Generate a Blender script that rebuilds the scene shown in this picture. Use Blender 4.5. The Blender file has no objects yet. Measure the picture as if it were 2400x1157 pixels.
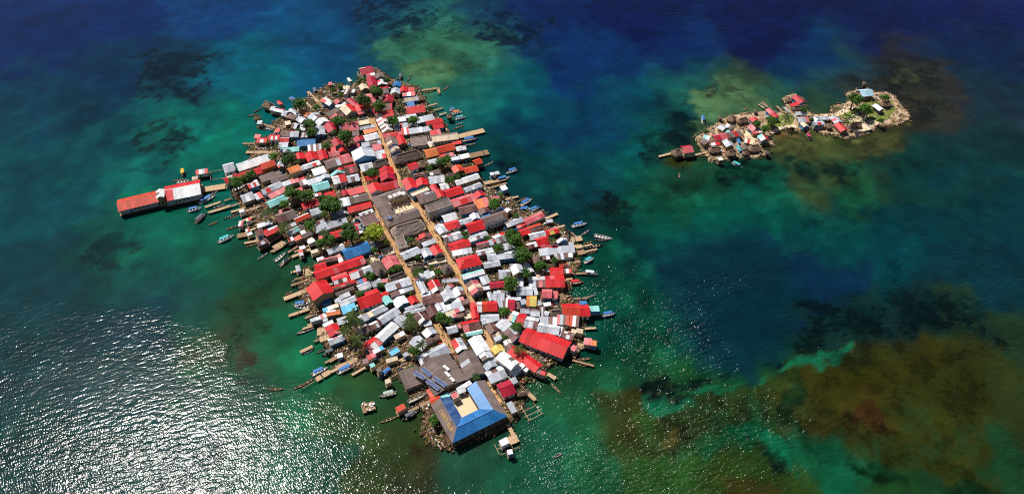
import bpy, bmesh, math, random
import numpy as np
from mathutils import Vector, Matrix
random.seed(7); RNG = np.random.default_rng(7)
SC = bpy.context.scene
COL = SC.collection
R = math.radians

# ------------------------------------------------------------------ camera, sky, sun, exposure
CAM_H = 212.0
PITCH = 45.0            # degrees below the horizon
FPX = 1684.0            # focal length in pixels of the 2400 px wide photograph
cam = bpy.data.cameras.new('camera'); cam.sensor_width = 36.0; cam.lens = 36.0 * FPX / 2400.0
cam.clip_start = 1.0; cam.clip_end = 20000.0
camo = bpy.data.objects.new('camera', cam); COL.objects.link(camo)
camo.location = (0, 0, CAM_H); camo.rotation_euler = (R(90 - PITCH), 0, 0)
SC.camera = camo

SUN_EL, SUN_AZ = 56.5, 46.0      # azimuth: degrees to the left of the viewing direction (+Y)
sun_dir = Vector((-math.sin(R(SUN_AZ)) * math.cos(R(SUN_EL)), math.cos(R(SUN_AZ)) * math.cos(R(SUN_EL)), math.sin(R(SUN_EL))))
w = bpy.data.worlds.new('World'); SC.world = w; w.use_nodes = True
nt = w.node_tree; nt.nodes.clear()
sky = nt.nodes.new('ShaderNodeTexSky'); sky.sky_type = 'NISHITA'; sky.sun_disc = False
sky.sun_elevation = R(SUN_EL); sky.sun_rotation = R(-SUN_AZ); sky.altitude = 200
bg = nt.nodes.new('ShaderNodeBackground'); bg.inputs['Strength'].default_value = 0.05
wo = nt.nodes.new('ShaderNodeOutputWorld')
nt.links.new(sky.outputs[0], bg.inputs[0]); nt.links.new(bg.outputs[0], wo.inputs[0])
sl = bpy.data.lights.new('sun', 'SUN'); sl.energy = 5.0; sl.angle = R(0.5); sl.color = (1.0, 0.955, 0.88)
so = bpy.data.objects.new('sun', sl); COL.objects.link(so)
so.rotation_euler = sun_dir.to_track_quat('Z', 'Y').to_euler(); so.location = sun_dir * 400
SC.cycles.use_denoising = False; SC.cycles.filter_width = 1.1
SC.view_settings.view_transform = 'Standard'; SC.view_settings.look = 'None'
SC.view_settings.exposure = 0.2; SC.view_settings.gamma = 1.0; SC.view_settings.use_curve_mapping = False

# ------------------------------------------------------------------ helpers
CP, SP = math.cos(R(PITCH)), math.sin(R(PITCH))
def W(px, py, z=0.0):
    """a pixel of the photograph is a direction; it meets the horizontal plane at height z"""
    x = (px - 1200.0) / FPX; y = -(py - 578.5) / FPX
    d = Vector((x, CP + y * SP, -SP + y * CP))
    t = (z - CAM_H) / d.z
    return Vector((d.x * t, d.y * t, z))
def mpp(py):                       # metres per pixel across the view at that picture row, on the ground
    y = -(py - 578.5) / FPX
    return (CAM_H / (SP - y * CP)) / FPX

def lin(c): 
    return tuple(((v / 255.0 + 0.055) / 1.055) ** 2.4 if v / 255.0 > 0.04045 else v / 255.0 / 12.92 for v in c)

def mesh(name, verts, faces, mats=(), midx=None, smooth=False):
    m = bpy.data.meshes.new(name); m.from_pydata([tuple(v) for v in verts], [], faces)
    for a in mats: m.materials.append(a)
    if midx is not None: m.polygons.foreach_set('material_index', midx)
    if smooth: m.polygons.foreach_set('use_smooth', [True] * len(m.polygons))
    m.update(); return m
def add(name, me, parent=None, loc=(0, 0, 0), rot=(0, 0, 0), scale=(1, 1, 1), mat=None):
    o = bpy.data.objects.new(name, me); COL.objects.link(o)
    o.location = loc; o.rotation_euler = rot; o.scale = scale
    if parent is not None: o.parent = parent
    if mat is not None and me is not None:
        o.material_slots[0].link = 'OBJECT'; o.material_slots[0].material = mat
    return o
def thing(name, loc=(0, 0, 0), rz=0.0, label=None, cat=None, group=None):
    o = add(name, None, None, loc, (0, 0, rz))
    tag(o, label, cat, group); return o
def tag(o, label=None, cat=None, group=None, kind=None):
    if label and len(label.split()) > 16:
        for a_, b_ in ((' roofs near', ' near'), ('weathered brown', 'brown'), ('rusty brown', 'rusty'), ('bright red', 'red'), ('faded pink', 'pink'), ('grey tin', 'grey'), (' with drooping fronds', ''), ('big red shed with white skylights', 'big red shed'), ('vermilion twin roofs by the rail jetty', 'vermilion twin roofs'), ('islet shore shed with crimson roof', 'crimson islet shed'), (' near the ', ' near '), (' roof beside', ' roof by')):
            if len(label.split()) > 16: label = label.replace(a_, b_)
        if len(label.split()) > 16: label = label.replace('two storey ', '')
    if label and len(label.split()) > 16:
        import re
        label = label.replace(' gable roof', ' roof'); label = re.sub(r'(beside|by) ([a-z ]+?) and [a-z ]+?( roofs)? near', r'\1 \2\3 near', label)
    if label: o['label'] = label
    if cat: o['category'] = cat
    if group: o['group'] = group
    if kind: o['kind'] = kind
    return o

# ------------------------------------------------------------------ materials
MAT = {}
def nodes(name):
    m = bpy.data.materials.new(name); m.use_nodes = True
    t = m.node_tree; b = t.nodes['Principled BSDF']; MAT[name] = m
    return m, t, b
def N(t, typ, **kw):
    n = t.nodes.new(typ)
    for k, v in kw.items():
        if k in n.inputs.keys(): n.inputs[k].default_value = v
        else: setattr(n, k, v)
    return n
def ramp(t, src, stops):
    r = t.nodes.new('ShaderNodeValToRGB'); t.links.new(src, r.inputs[0])
    e = r.color_ramp.elements
    while len(e) < len(stops): e.new(0.5)
    for i, (p, c) in enumerate(stops):
        e[i].position = p; e[i].color = tuple(c) + (1,) if len(c) == 3 else c
    return r.outputs[0]
def mixc(t, fac, a, b, mode='MIX'):
    n = t.nodes.new('ShaderNodeMix'); n.data_type = 'RGBA'; n.blend_type = mode
    for idx, v in ((0, fac), (6, a), (7, b)):
        if hasattr(v, 'is_linked') or hasattr(v, 'links'): t.links.new(v, n.inputs[idx])
        elif idx == 0: n.inputs[0].default_value = v
        else: n.inputs[idx].default_value = tuple(v) + (1,) if len(v) == 3 else v
    return n.outputs[2]
def math_(t, op, a, b=None):
    n = t.nodes.new('ShaderNodeMath'); n.operation = op
    for i, v in enumerate((a, b)):
        if v is None: continue
        if hasattr(v, 'links'): t.links.new(v, n.inputs[i])
        else: n.inputs[i].default_value = v
    return n.outputs[0]
def worldpos(t):
    return t.nodes.new('ShaderNodeNewGeometry').outputs['Position']

def roof_mat(key, rgb, fade=(0.6, 0.5, 0.48), rust=0.25, jit=0.28, rough=0.5, fadeamt=0.35, metal=0.0, streak=0.32):
    m, t, b = nodes('roof_' + key)
    pos = worldpos(t); oi = t.nodes.new('ShaderNodeObjectInfo')
    n1 = N(t, 'ShaderNodeTexNoise', Scale=0.55, Detail=4.0, Roughness=0.65); t.links.new(pos, n1.inputs['Vector'])
    n2 = N(t, 'ShaderNodeTexNoise', Scale=2.3, Detail=5.0, Roughness=0.7); t.links.new(pos, n2.inputs['Vector'])
    sh = math_(t, 'ADD', n1.outputs['Fac'], math_(t, 'MULTIPLY', math_(t, 'SUBTRACT', oi.outputs['Random'], 0.5), 0.22))
    f1 = ramp(t, sh, [(0.45, (0, 0, 0)), (0.75, (1, 1, 1))])
    c = mixc(t, math_(t, 'MULTIPLY', f1, fadeamt), rgb, fade)
    val = math_(t, 'ADD', math_(t, 'MULTIPLY', oi.outputs['Random'], jit), 1.0 - jit * 0.55)
    cc = t.nodes.new('ShaderNodeCombineColor'); 
    for i in range(3): t.links.new(val, cc.inputs[i])
    c = mixc(t, 1.0, c, cc.outputs[0], 'MULTIPLY')
    rs = math_(t, 'ADD', n2.outputs['Fac'], math_(t, 'MULTIPLY', math_(t, 'SUBTRACT', n1.outputs['Fac'], 0.5), 0.7))
    rs = math_(t, 'ADD', rs, math_(t, 'MULTIPLY', math_(t, 'SUBTRACT', oi.outputs['Random'], 0.5), 0.14))
    f2 = ramp(t, rs, [(0.63 - rust * 0.12, (0, 0, 0)), (0.74 - rust * 0.1, (1, 1, 1))])
    c = mixc(t, math_(t, 'MULTIPLY', f2, min(1.0, rust * 2.0)), c, (0.16, 0.055, 0.03))
    tc_ = t.nodes.new('ShaderNodeTexCoord'); mpp_ = N(t, 'ShaderNodeMapping'); mpp_.inputs['Scale'].default_value = (7.0, 0.9, 1.0); t.links.new(tc_.outputs['Object'], mpp_.inputs[0])
    va = t.nodes.new('ShaderNodeVectorMath'); va.operation = 'ADD'; t.links.new(mpp_.outputs[0], va.inputs[0]); cx_ = t.nodes.new('ShaderNodeCombineXYZ'); t.links.new(math_(t, 'MULTIPLY', oi.outputs['Random'], 90.0), cx_.inputs[0]); t.links.new(cx_.outputs[0], va.inputs[1])
    n3 = N(t, 'ShaderNodeTexNoise', Scale=1.0, Detail=3.0, Roughness=0.6); t.links.new(va.outputs[0], n3.inputs['Vector'])
    st = ramp(t, n3.outputs['Fac'], [(0.3, (1 - streak,) * 3), (0.7, (1 + streak * .35,) * 3)])
    c = mixc(t, 1.0, c, st, 'MULTIPLY')
    t.links.new(c, b.inputs['Base Color']); b.inputs['Roughness'].default_value = rough; b.inputs['Metallic'].default_value = metal
    b.inputs['Specular IOR Level'].default_value = 0.35
    return m
ROOF = {
 'r': roof_mat('bright_red', (0.60, 0.010, 0.014), (0.60, 0.06, 0.06), 0.08, fadeamt=0.3),
 'e': roof_mat('vermilion', (0.56, 0.04, 0.012), (0.62, 0.13, 0.06), 0.12),
 'm': roof_mat('crimson', (0.40, 0.008, 0.030), (0.5, 0.06, 0.08), 0.10),
 'p': roof_mat('faded_pink', (0.60, 0.10, 0.12), (0.66, 0.36, 0.35), 0.22, fadeamt=0.6),
 'w': roof_mat('white', (0.78, 0.78, 0.79), (0.6, 0.6, 0.63), 0.16, jit=0.25),
 'g': roof_mat('grey_tin', (0.50, 0.53, 0.60), (0.70, 0.72, 0.76), 0.30, jit=0.5, streak=0.45),
 'd': roof_mat('weathered_brown', (0.17, 0.125, 0.115), (0.28, 0.22, 0.2), 0.15, jit=0.3, rough=0.9),
 'b': roof_mat('blue', (0.016, 0.145, 0.40), (0.08, 0.28, 0.55), 0.08),
 'u': roof_mat('sky_blue', (0.05, 0.42, 0.7), (0.3, 0.6, 0.78), 0.06),
 'i': roof_mat('pale_blue', (0.45, 0.68, 0.8), (0.6, 0.75, 0.82), 0.04),
 't': roof_mat('turquoise', (0.22, 0.58, 0.57), (0.45, 0.68, 0.66), 0.08),
 'o': roof_mat('orange', (0.68, 0.17, 0.04), (0.7, 0.32, 0.17), 0.15),
 'k': roof_mat('rust_brown', (0.13, 0.045, 0.04), (0.4, 0.3, 0.28), 0.6, jit=0.5),
 'y': roof_mat('yellow', (0.68, 0.5, 0.10), (0.7, 0.6, 0.3), 0.08),
 'c': roof_mat('cream', (0.66, 0.52, 0.36), (0.6, 0.5, 0.42), 0.15),
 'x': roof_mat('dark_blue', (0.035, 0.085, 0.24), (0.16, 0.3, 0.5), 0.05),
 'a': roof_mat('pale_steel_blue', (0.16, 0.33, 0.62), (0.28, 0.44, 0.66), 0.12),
}
CNAME = {'r': 'bright red', 'e': 'vermilion', 'm': 'crimson', 'p': 'faded pink', 'w': 'white', 'g': 'grey tin', 'd': 'weathered brown',
         'b': 'blue', 'u': 'sky blue', 'i': 'pale blue', 't': 'turquoise', 'o': 'orange', 'k': 'rusty brown', 'y': 'yellow', 'c': 'cream', 'n': 'thatched', 'q': 'thatched'}

def plain(key, rgb, rough=0.7, var=0.25, scale=1.5, metal=0.0, spec=0.3):
    m, t, b = nodes(key)
    n1 = N(t, 'ShaderNodeTexNoise', Scale=scale, Detail=4.0, Roughness=0.65); t.links.new(worldpos(t), n1.inputs['Vector'])
    oi = t.nodes.new('ShaderNodeObjectInfo')
    v = math_(t, 'ADD', math_(t, 'MULTIPLY', n1.outputs['Fac'], var * 1.6), math_(t, 'ADD', math_(t, 'MULTIPLY', oi.outputs['Random'], var * 0.7), 1.0 - var * 1.15))
    cc = t.nodes.new('ShaderNodeCombineColor')
    for i in range(3): t.links.new(v, cc.inputs[i])
    t.links.new(mixc(t, 1.0, rgb, cc.outputs[0], 'MULTIPLY'), b.inputs['Base Color'])
    b.inputs['Roughness'].default_value = rough; b.inputs['Metallic'].default_value = metal; b.inputs['Specular IOR Level'].default_value = spec
    return m
WALLS = [plain('wall_cane', (0.30, 0.20, 0.12), 0.9), plain('wall_white', (0.72, 0.71, 0.68), 0.8), plain('wall_grey', (0.36, 0.36, 0.37), 0.85),
         plain('wall_blue', (0.10, 0.27, 0.5), 0.8), plain('wall_cream', (0.6, 0.47, 0.3), 0.8), plain('wall_board', (0.16, 0.11, 0.08), 0.9)]
M_WALL_O = plain('wall_orange', (0.55, 0.17, 0.05), 0.8)
M_DARK = plain('dark_opening', (0.03, 0.03, 0.035), 0.6)
M_DOOR = [plain('door_brown', (0.16, 0.08, 0.04)), plain('door_blue', (0.07, 0.2, 0.38)), plain('door_green', (0.08, 0.22, 0.13))]
M_WOOD = plain('weathered_plank', (0.27, 0.17, 0.10), 0.9, 0.45, 3.0)
M_WOOD2 = plain('pale_plank', (0.46, 0.31, 0.19), 0.9, 0.35, 3.0)
M_POST = plain('dark_post', (0.12, 0.085, 0.06), 0.9)
M_CONC = plain('concrete', (0.42, 0.39, 0.36), 0.9, 0.3, 0.8)
M_SAND = plain('pale_sand', (0.66, 0.50, 0.33), 0.95, 0.22, 0.9)
M_FRAME = plain('white_frame', (0.72, 0.72, 0.7), 0.6, 0.1)
M_ROCK = plain('coral_rock', (0.085, 0.058, 0.04), 0.95, 0.6, 2.0)
M_PANEL = plain('solar_cell', (0.02, 0.05, 0.19), 0.3, 0.2, 2.0, spec=0.5)
M_SKYL = plain('clear_sheet', (0.72, 0.64, 0.64), 0.5, 0.1)

def thatch_mat(key, a, bcol):
    m, t, b = nodes(key)
    tc = t.nodes.new('ShaderNodeTexCoord')
    n1 = N(t, 'ShaderNodeTexNoise', Scale=1.4, Detail=6.0, Roughness=0.75); t.links.new(worldpos(t), n1.inputs['Vector'])
    n2 = N(t, 'ShaderNodeTexNoise', Scale=9.0, Detail=3.0, Roughness=0.7); t.links.new(worldpos(t), n2.inputs['Vector'])
    s = math_(t, 'ADD', math_(t, 'MULTIPLY', n1.outputs['Fac'], 0.6), math_(t, 'MULTIPLY', n2.outputs['Fac'], 0.4))
    c = ramp(t, s, [(0.33, a), (0.52, bcol), (0.68, tuple(min(1, v * 1.7) for v in bcol))])
    t.links.new(c, b.inputs['Base Color']); b.inputs['Roughness'].default_value = 1.0; b.inputs['Specular IOR Level'].default_value = 0.1
    bu = N(t, 'ShaderNodeBump', Strength=0.8, Distance=0.15); t.links.new(n2.outputs['Fac'], bu.inputs['Height']); t.links.new(bu.outputs[0], b.inputs['Normal'])
    return m
M_THATCH = thatch_mat('dry_thatch', (0.10, 0.06, 0.04), (0.23, 0.15, 0.105))
M_THATCH_D = thatch_mat('old_thatch', (0.07, 0.05, 0.042), (0.17, 0.125, 0.11))
M_THATCH_Q = thatch_mat('pale_thatch', (0.16, 0.11, 0.10), (0.33, 0.25, 0.22))

def leaf_mat(key, dark, light):
    m, t, b = nodes(key)
    n1 = N(t, 'ShaderNodeTexNoise', Scale=1.3, Detail=3.0); t.links.new(worldpos(t), n1.inputs['Vector'])
    oi = t.nodes.new('ShaderNodeObjectInfo')
    at = t.nodes.new('ShaderNodeAttribute'); at.attribute_name = 'leafv'
    s = math_(t, 'ADD', math_(t, 'MULTIPLY', n1.outputs['Fac'], 0.6), math_(t, 'MULTIPLY', oi.outputs['Random'], 0.25))
    s = math_(t, 'ADD', s, math_(t, 'MULTIPLY', at.outputs['Fac'], 0.3))
    t.links.new(ramp(t, s, [(0.25, dark), (0.85, light)]), b.inputs['Base Color'])
    b.inputs['Roughness'].default_value = 0.6; b.inputs['Specular IOR Level'].default_value = 0.25
    tr = t.nodes.new('ShaderNodeBsdfTranslucent'); t.links.new(b.inputs['Base Color'].links[0].from_socket, tr.inputs[0])
    mx = t.nodes.new('ShaderNodeMixShader'); mx.inputs[0].default_value = 0.25
    t.links.new(b.outputs[0], mx.inputs[1]); t.links.new(tr.outputs[0], mx.inputs[2])
    t.links.new(mx.outputs[0], t.nodes['Material Output'].inputs[0])
    return m
M_LEAF = leaf_mat('tree_leaf', (0.008, 0.034, 0.005), (0.075, 0.19, 0.014))
M_LIME = leaf_mat('lime_leaf', (0.09, 0.16, 0.008), (0.33, 0.40, 0.02))
M_PALM = leaf_mat('palm_leaf', (0.015, 0.042, 0.008), (0.12, 0.17, 0.025))
M_BARK = plain('bark', (0.13, 0.09, 0.06), 0.95)

# ------------------------------------------------------------------ numpy value noise
_PERM = np.random.default_rng(3).random((256, 256))
def vnoise(x, y):
    xi = np.floor(x).astype(int); yi = np.floor(y).astype(int); xf = x - xi; yf = y - yi
    xf = xf * xf * (3 - 2 * xf); yf = yf * yf * (3 - 2 * yf)
    g = lambda a, b: _PERM[a % 256, b % 256]
    return (g(xi, yi) * (1 - xf) + g(xi + 1, yi) * xf) * (1 - yf) + (g(xi, yi + 1) * (1 - xf) + g(xi + 1, yi + 1) * xf) * yf
def fbm(x, y, o=4):
    s = 0; a = 0.5; tot = 0
    for i in range(o):
        s = s + a * vnoise(x * 2 ** i + 17 * i, y * 2 ** i + 31 * i); tot += a; a *= 0.55
    return s / tot

# ------------------------------------------------------------------ the sea
# colours of the water over sand, weed, reef and deep channel, read off the photograph: x y r g b
SEA = """240 20 6 36 92|500 30 6 56 108|700 60 4 68 112|860 40 6 52 92|930 70 14 70 88|1000 100 40 112 92|1060 150 62 112 80|1120 110 36 100 90|1130 60 12 52 82
1250 60 8 32 84|1500 40 6 20 72|1800 60 8 18 68|2100 40 8 20 70|1350 130 6 42 92|1600 130 8 36 88|1900 150 8 42 84|2060 190 40 36 34|2130 150 36 34 40|1990 175 20 60 72
260 200 6 44 76|400 160 10 46 70|400 210 8 66 82|560 150 0 84 110|620 200 0 96 106|700 150 4 80 114|780 100 4 70 110|250 350 4 66 78|400 300 0 104 98|520 300 0 110 96
330 400 4 92 88|500 400 2 94 84|330 540 2 104 84|300 580 8 56 58|430 560 4 90 72|560 620 16 78 56|600 660 26 72 46|330 640 6 64 64|300 720 5 48 60|480 680 8 68 60
585 830 52 36 20|560 780 24 70 48|650 800 6 92 62|680 860 2 96 62|560 900 18 74 54|300 900 12 58 62|300 1100 12 58 58|700 1080 14 70 54|850 920 34 68 34|950 1030 48 68 30|1000 1050 44 44 22
1120 190 16 96 92|1200 220 2 72 86|1250 280 4 58 84|1400 300 6 48 84|1200 400 4 58 62|1350 400 4 62 74|1300 470 6 54 58|1450 480 5 62 58|1500 350 0 82 76|1560 290 8 50 56|1480 260 4 66 88
1620 190 20 90 80|1700 230 58 108 74|1760 250 50 96 66|1690 200 48 56 40|1550 420 6 58 48|1600 440 5 76 58|1700 430 6 80 62|1900 360 46 60 26|2050 350 48 50 26|2150 260 50 44 34|1980 420 20 72 46|2150 400 12 56 50
1600 380 40 56 24|1680 410 24 66 40|1850 300 70 72 40|1880 340 84 92 50|1820 250 20 84 76|1930 260 34 66 46|2100 230 60 50 34
1400 620 5 76 60|1500 600 6 58 62|1650 540 4 78 70|1750 480 4 84 72|1650 620 8 44 68|1720 720 8 34 62|1850 620 8 40 66|2100 600 4 56 64|2100 740 14 40 40|1950 720 14 44 40|1900 500 4 62 64|2100 500 5 54 62
1500 800 5 74 50|1620 760 6 52 58|1720 830 6 48 58|1850 850 14 58 42|2050 840 50 52 12|2130 900 58 50 10|2030 975 62 38 14|1940 960 54 54 12|1820 940 40 72 24|1760 1010 8 92 56|1700 980 30 78 36|1640 900 24 78 36
1560 1015 54 58 22|1450 900 24 80 52|1400 1050 28 86 52|1600 1110 40 78 32|1800 1110 46 70 24|1980 1100 14 84 56|2080 1060 40 66 30|2150 1130 30 70 34|1250 1100 24 86 62|1100 1120 28 76 56|1450 720 6 74 60|1320 900 30 74 44|2250 30 10 20 74|2250 120 14 34 70|2250 220 20 44 58|2250 330 16 48 52|2250 480 6 52 60|2250 650 8 46 56|2250 800 30 54 34|2250 950 44 56 24|2250 1120 26 62 36|150 60 6 34 84|150 250 5 52 74|150 450 4 66 76|150 650 6 56 64|150 900 10 54 60|150 1120 10 54 56"""
pts = np.array([[float(v) for v in p.split()] for ln in SEA.split('\n') for p in ln.split('|')])
# weed and reef patches: x y rx ry amount (dark mottling) in photograph pixels
WEED = [(400, 150, 120, 55, 1.0), (960, 60, 120, 50, .9), (1180, 80, 90, 40, .9), (1060, 110, 130, 50, .7), (300, 585, 80, 30, 1), (360, 380, 110, 80, .5), (600, 680, 110, 70, .5),
        (1430, 490, 110, 50, 1), (1190, 385, 45, 20, .9), (1590, 290, 50, 40, 1), (1650, 400, 150, 40, .7), (1560, 330, 60, 60, .8), (1710, 205, 90, 25, 1), (2080, 200, 110, 60, .9),
        (1900, 370, 250, 60, .6), (1900, 470, 250, 50, .45), (2050, 720, 160, 90, .9), (1950, 800, 110, 50, .8), (1480, 680, 90, 120, .6), (1570, 830, 100, 80, .7),
        (2030, 970, 130, 60, .5), (1900, 1000, 220, 110, .5), (1700, 1080, 150, 70, .5), (400, 520, 120, 50, .45), (590, 835, 45, 35, .8), (1560, 1015, 60, 30, .6), (1300, 440, 120, 60, .5), (1650, 950, 120, 60, .5)]
xs = np.concatenate([np.array([-6000., -3000, -1500, -900, -600]), np.arange(-450, 451, 1.4), np.array([600., 900, 1500, 3000, 6000])])
ys = np.concatenate([np.array([-3000., -1000, -300, -60, 20]), np.arange(60, 180, 1.3), np.arange(180, 520, 1.6), np.array([560., 620, 720, 900, 1300, 2500, 6000])])
GX, GY = np.meshgrid(xs, ys); vx, vy = GX.ravel(), GY.ravel()
def to_px(x, y):
    depth = y * CP + CAM_H * SP; up = y * SP - CAM_H * CP
    depth = np.maximum(depth, 40.0)
    return 1200 + FPX * x / depth, 578.5 - FPX * up / depth
wx = vx + (fbm(vx / 34, vy / 34) - .5) * 44 + (fbm(vx / 9 + 50, vy / 9) - .5) * 15
wy = vy + (fbm(vx / 34 + 90, vy / 34 + 40) - .5) * 46 + (fbm(vx / 9, vy / 9 + 70) - .5) * 17
qx, qy = to_px(wx, wy); qx = np.clip(qx, 150, 2250); qy = np.clip(qy, -20, 1180)
num = np.zeros((len(vx), 3)); den = np.zeros(len(vx))
cl = np.array([lin(p[2:5]) for p in pts])
for i, p in enumerate(pts):
    d2 = (qx - p[0]) ** 2 + ((qy - p[1]) * 1.3) ** 2; ww = np.exp(-d2 / (2 * 44.0 ** 2)) + 2e-3 / (d2 / 2500.0 + 0.5) ** 2
    num += ww[:, None] * cl[i]; den += ww
seac = num / den[:, None]
# beds with an outline of their own, traced from the photograph: colour, softness, speckle of weed, outline
def tl(ox, oy, sc, L): return [(ox + x / sc, oy + y / sc) for x, y in L]
lr = lambda *L: tl(1450, 700, 1.654, L); is4 = lambda *L: tl(1500, 130, 3.306, L); ul = lambda *L: tl(228, 0, 1.89, L)
def ell(x, y, rx, ry): return [(x + rx * math.cos(a * math.pi / 6), y + ry * math.sin(a * math.pi / 6)) for a in range(12)]
BEDS = [
 ((6, 45, 58), 40, 0, [(1560, 570), (1700, 545), (1850, 585), (1875, 680), (1860, 800), (1830, 845), (1740, 866), (1640, 856), (1592, 800), (1562, 700)]),
 ((8, 34, 34), 16, .9, [(1870, 690), (2000, 705), (2172, 690), (2320, 700), (2320, 800), (2100, 785), (1960, 806), (1890, 830), (1862, 800)]),
 ((5, 26, 32), 8, .8, lr((70, 330), (130, 300), (250, 330), (400, 275), (640, 225), (690, 240), (620, 272), (340, 315), (240, 398), (100, 400))),
 ((42, 56, 22), 14, .6, lr((130, 420), (250, 405), (345, 325), (500, 325), (620, 305), (740, 250), (700, 330), (640, 400), (600, 460), (480, 458), (400, 500), (300, 560), (200, 640), (40, 580))),
 ((47, 50, 12), 14, .5, lr((690, 400), (730, 310), (800, 255), (900, 212), (1000, 182), (1194, 160), (1420, 150), (1420, 720), (1194, 690), (1000, 640), (850, 590), (740, 530), (695, 460))),
 ((60, 54, 16), 14, .4, lr((830, 440), (900, 390), (990, 365), (1080, 430), (1080, 490), (980, 520), (880, 520))),
 ((34, 24, 8), 6, .6, lr((850, 480), (890, 450), (930, 500), (900, 520), (860, 505))), ((30, 22, 8), 6, .6, lr((1000, 500), (1050, 470), (1085, 495), (1050, 525))),
 ((60, 38, 16), 5, .5, lr((905, 445), (935, 405), (980, 388), (1020, 420), (1052, 455), (1010, 488), (950, 495), (915, 485))),
 ((56, 54, 20), 10, .4, lr((360, 756), (380, 705), (500, 690), (650, 740), (660, 800), (340, 800))),
 ((16, 104, 72), 5, 0, lr((100, 388), (240, 404), (345, 322), (500, 318), (620, 294), (740, 236), (820, 230), (900, 196), (940, 200), (830, 245), (745, 252), (622, 312), (500, 336), (352, 340), (250, 418), (100, 402))),
 ((12, 98, 66), 5, 0, lr((455, 462), (560, 480), (625, 560), (700, 640), (750, 700), (860, 756), (830, 770), (730, 715), (680, 655), (605, 585), (545, 505), (455, 480))),
 ((4, 24, 22), 5, .5, lr((480, 492), (545, 512), (605, 592), (675, 655), (710, 720), (620, 660), (530, 560))),
 ((8, 34, 14), 9, .5, lr((640, 400), (705, 320), (690, 460), (740, 540), (850, 600), (1000, 650), (1194, 700), (1420, 735), (1420, 770), (1194, 740), (1000, 690), (820, 650), (700, 570), (640, 470))),
 ((78, 76, 34), 6, .3, lr(*ell(190, 525, 42, 34))),
 ((12, 46, 60), 9, .9, ul((200, 290), (230, 212), (300, 190), (400, 200), (500, 250), (520, 380), (480, 440), (440, 490), (380, 470), (340, 420), (280, 400), (200, 410), (150, 350))),
 ((14, 62, 62), 14, .9, ul((150, 700), (220, 560), (330, 500), (450, 560), (440, 620), (360, 680), (260, 740))),
 ((46, 28, 16), 5, .4, ell(588, 841, 41, 33)),
 ((26, 58, 34), 20, .5, ell(585, 730, 70, 60)),
 ((10, 54, 52), 8, .5, [(228, 575), (300, 548), (330, 560), (310, 590), (250, 612), (140, 620), (140, 585)]),
 ((52, 110, 84), 12, .5, [(880, 115), (940, 62), (1040, 52), (1150, 62), (1205, 92), (1160, 130), (1100, 170), (1060, 196), (1000, 202), (950, 172), (900, 152)]),
 ((76, 112, 74), 10, .4, ell(1010, 160, 70, 24)),
 ((8, 42, 64), 10, .9, ell(930, 35, 90, 45)), ((8, 36, 64), 10, .9, ell(1180, 72, 95, 40)), ((8, 40, 64), 7, .7, [(1040, 70), (1130, 62), (1190, 85), (1120, 98)]),
 ((78, 112, 74), 9, .4, is4((400, 420), (440, 330), (500, 230), (600, 180), (720, 180), (860, 240), (950, 310), (980, 440), (800, 460), (680, 490), (500, 600), (400, 640), (380, 540))),
 ((38, 34, 26), 3, .6, is4(*ell(530, 250, 45, 26))), ((40, 34, 26), 3, .6, is4(*ell(580, 280, 42, 22))), ((36, 32, 26), 4, .6, is4(*ell(720, 262, 105, 34))), ((40, 38, 28), 3, .6, is4(*ell(560, 325, 60, 18))),
 ((5, 40, 48), 7, .6, is4(*ell(310, 440, 62, 68))),
 ((7, 42, 42), 9, .6, is4((20, 760), (60, 650), (200, 590), (380, 550), (430, 640), (500, 830), (300, 860), (130, 850), (40, 880))),
 ((70, 78, 34), 6, .5, is4((210, 800), (340, 790), (480, 810), (540, 840), (420, 890), (250, 860))),
 ((42, 46, 36), 14, .7, is4((1740, 195), (1850, 92), (2000, 45), (2220, 35), (2420, 70), (2420, 420), (2220, 570), (2100, 570), (2090, 470), (2020, 390), (1960, 320), (1880, 280), (1790, 280), (1745, 250))),
 ((72, 80, 56), 8, .5, is4(*ell(1980, 165, 150, 38))),
 ((80, 62, 34), 5, .3, is4((1960, 300), (2040, 380), (2110, 460), (2110, 520), (2040, 560), (1900, 570), (2030, 510), (2060, 460), (2000, 390))),
 ((70, 74, 38), 12, .55, is4((980, 630), (1200, 600), (1300, 650), (1500, 690), (1700, 660), (1900, 570), (2050, 600), (2060, 660), (1800, 790), (1500, 810), (1200, 800), (1000, 780), (900, 790), (950, 720))),
 ((104, 108, 58), 4, .2, is4(*ell(1420, 645, 60, 26))), ((100, 104, 58), 4, .2, is4(*ell(1680, 680, 50, 18))), ((96, 96, 52), 4, .3, is4(*ell(1040, 720, 40, 36))), ((92, 100, 56), 3, .2, is4(*ell(2105, 520, 26, 18))),
 ((120, 92, 54), 4, .2, is4((1020, 620), (1120, 575), (1210, 565), (1240, 600), (1130, 640), (1060, 660))),
 ((12, 44, 34), 14, .7, is4((560, 900), (900, 860), (1300, 850), (1800, 830), (2420, 780), (2420, 840), (1800, 900), (1300, 930), (900, 960), (620, 1010))),
 ((14, 34, 30), 8, .8, [(1370, 470), (1440, 448), (1510, 480), (1500, 520), (1420, 510), (1380, 500)]), ((5, 28, 42), 7, .4, ell(1192, 386, 26, 16)), ((5, 34, 46), 6, .4, ell(1290, 478, 16, 9)),
 ((46, 40, 18), 9, .4, [(985, 1000), (1010, 1055), (1070, 1060), (1040, 1075), (980, 1060), (955, 1010)]),
]
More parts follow.
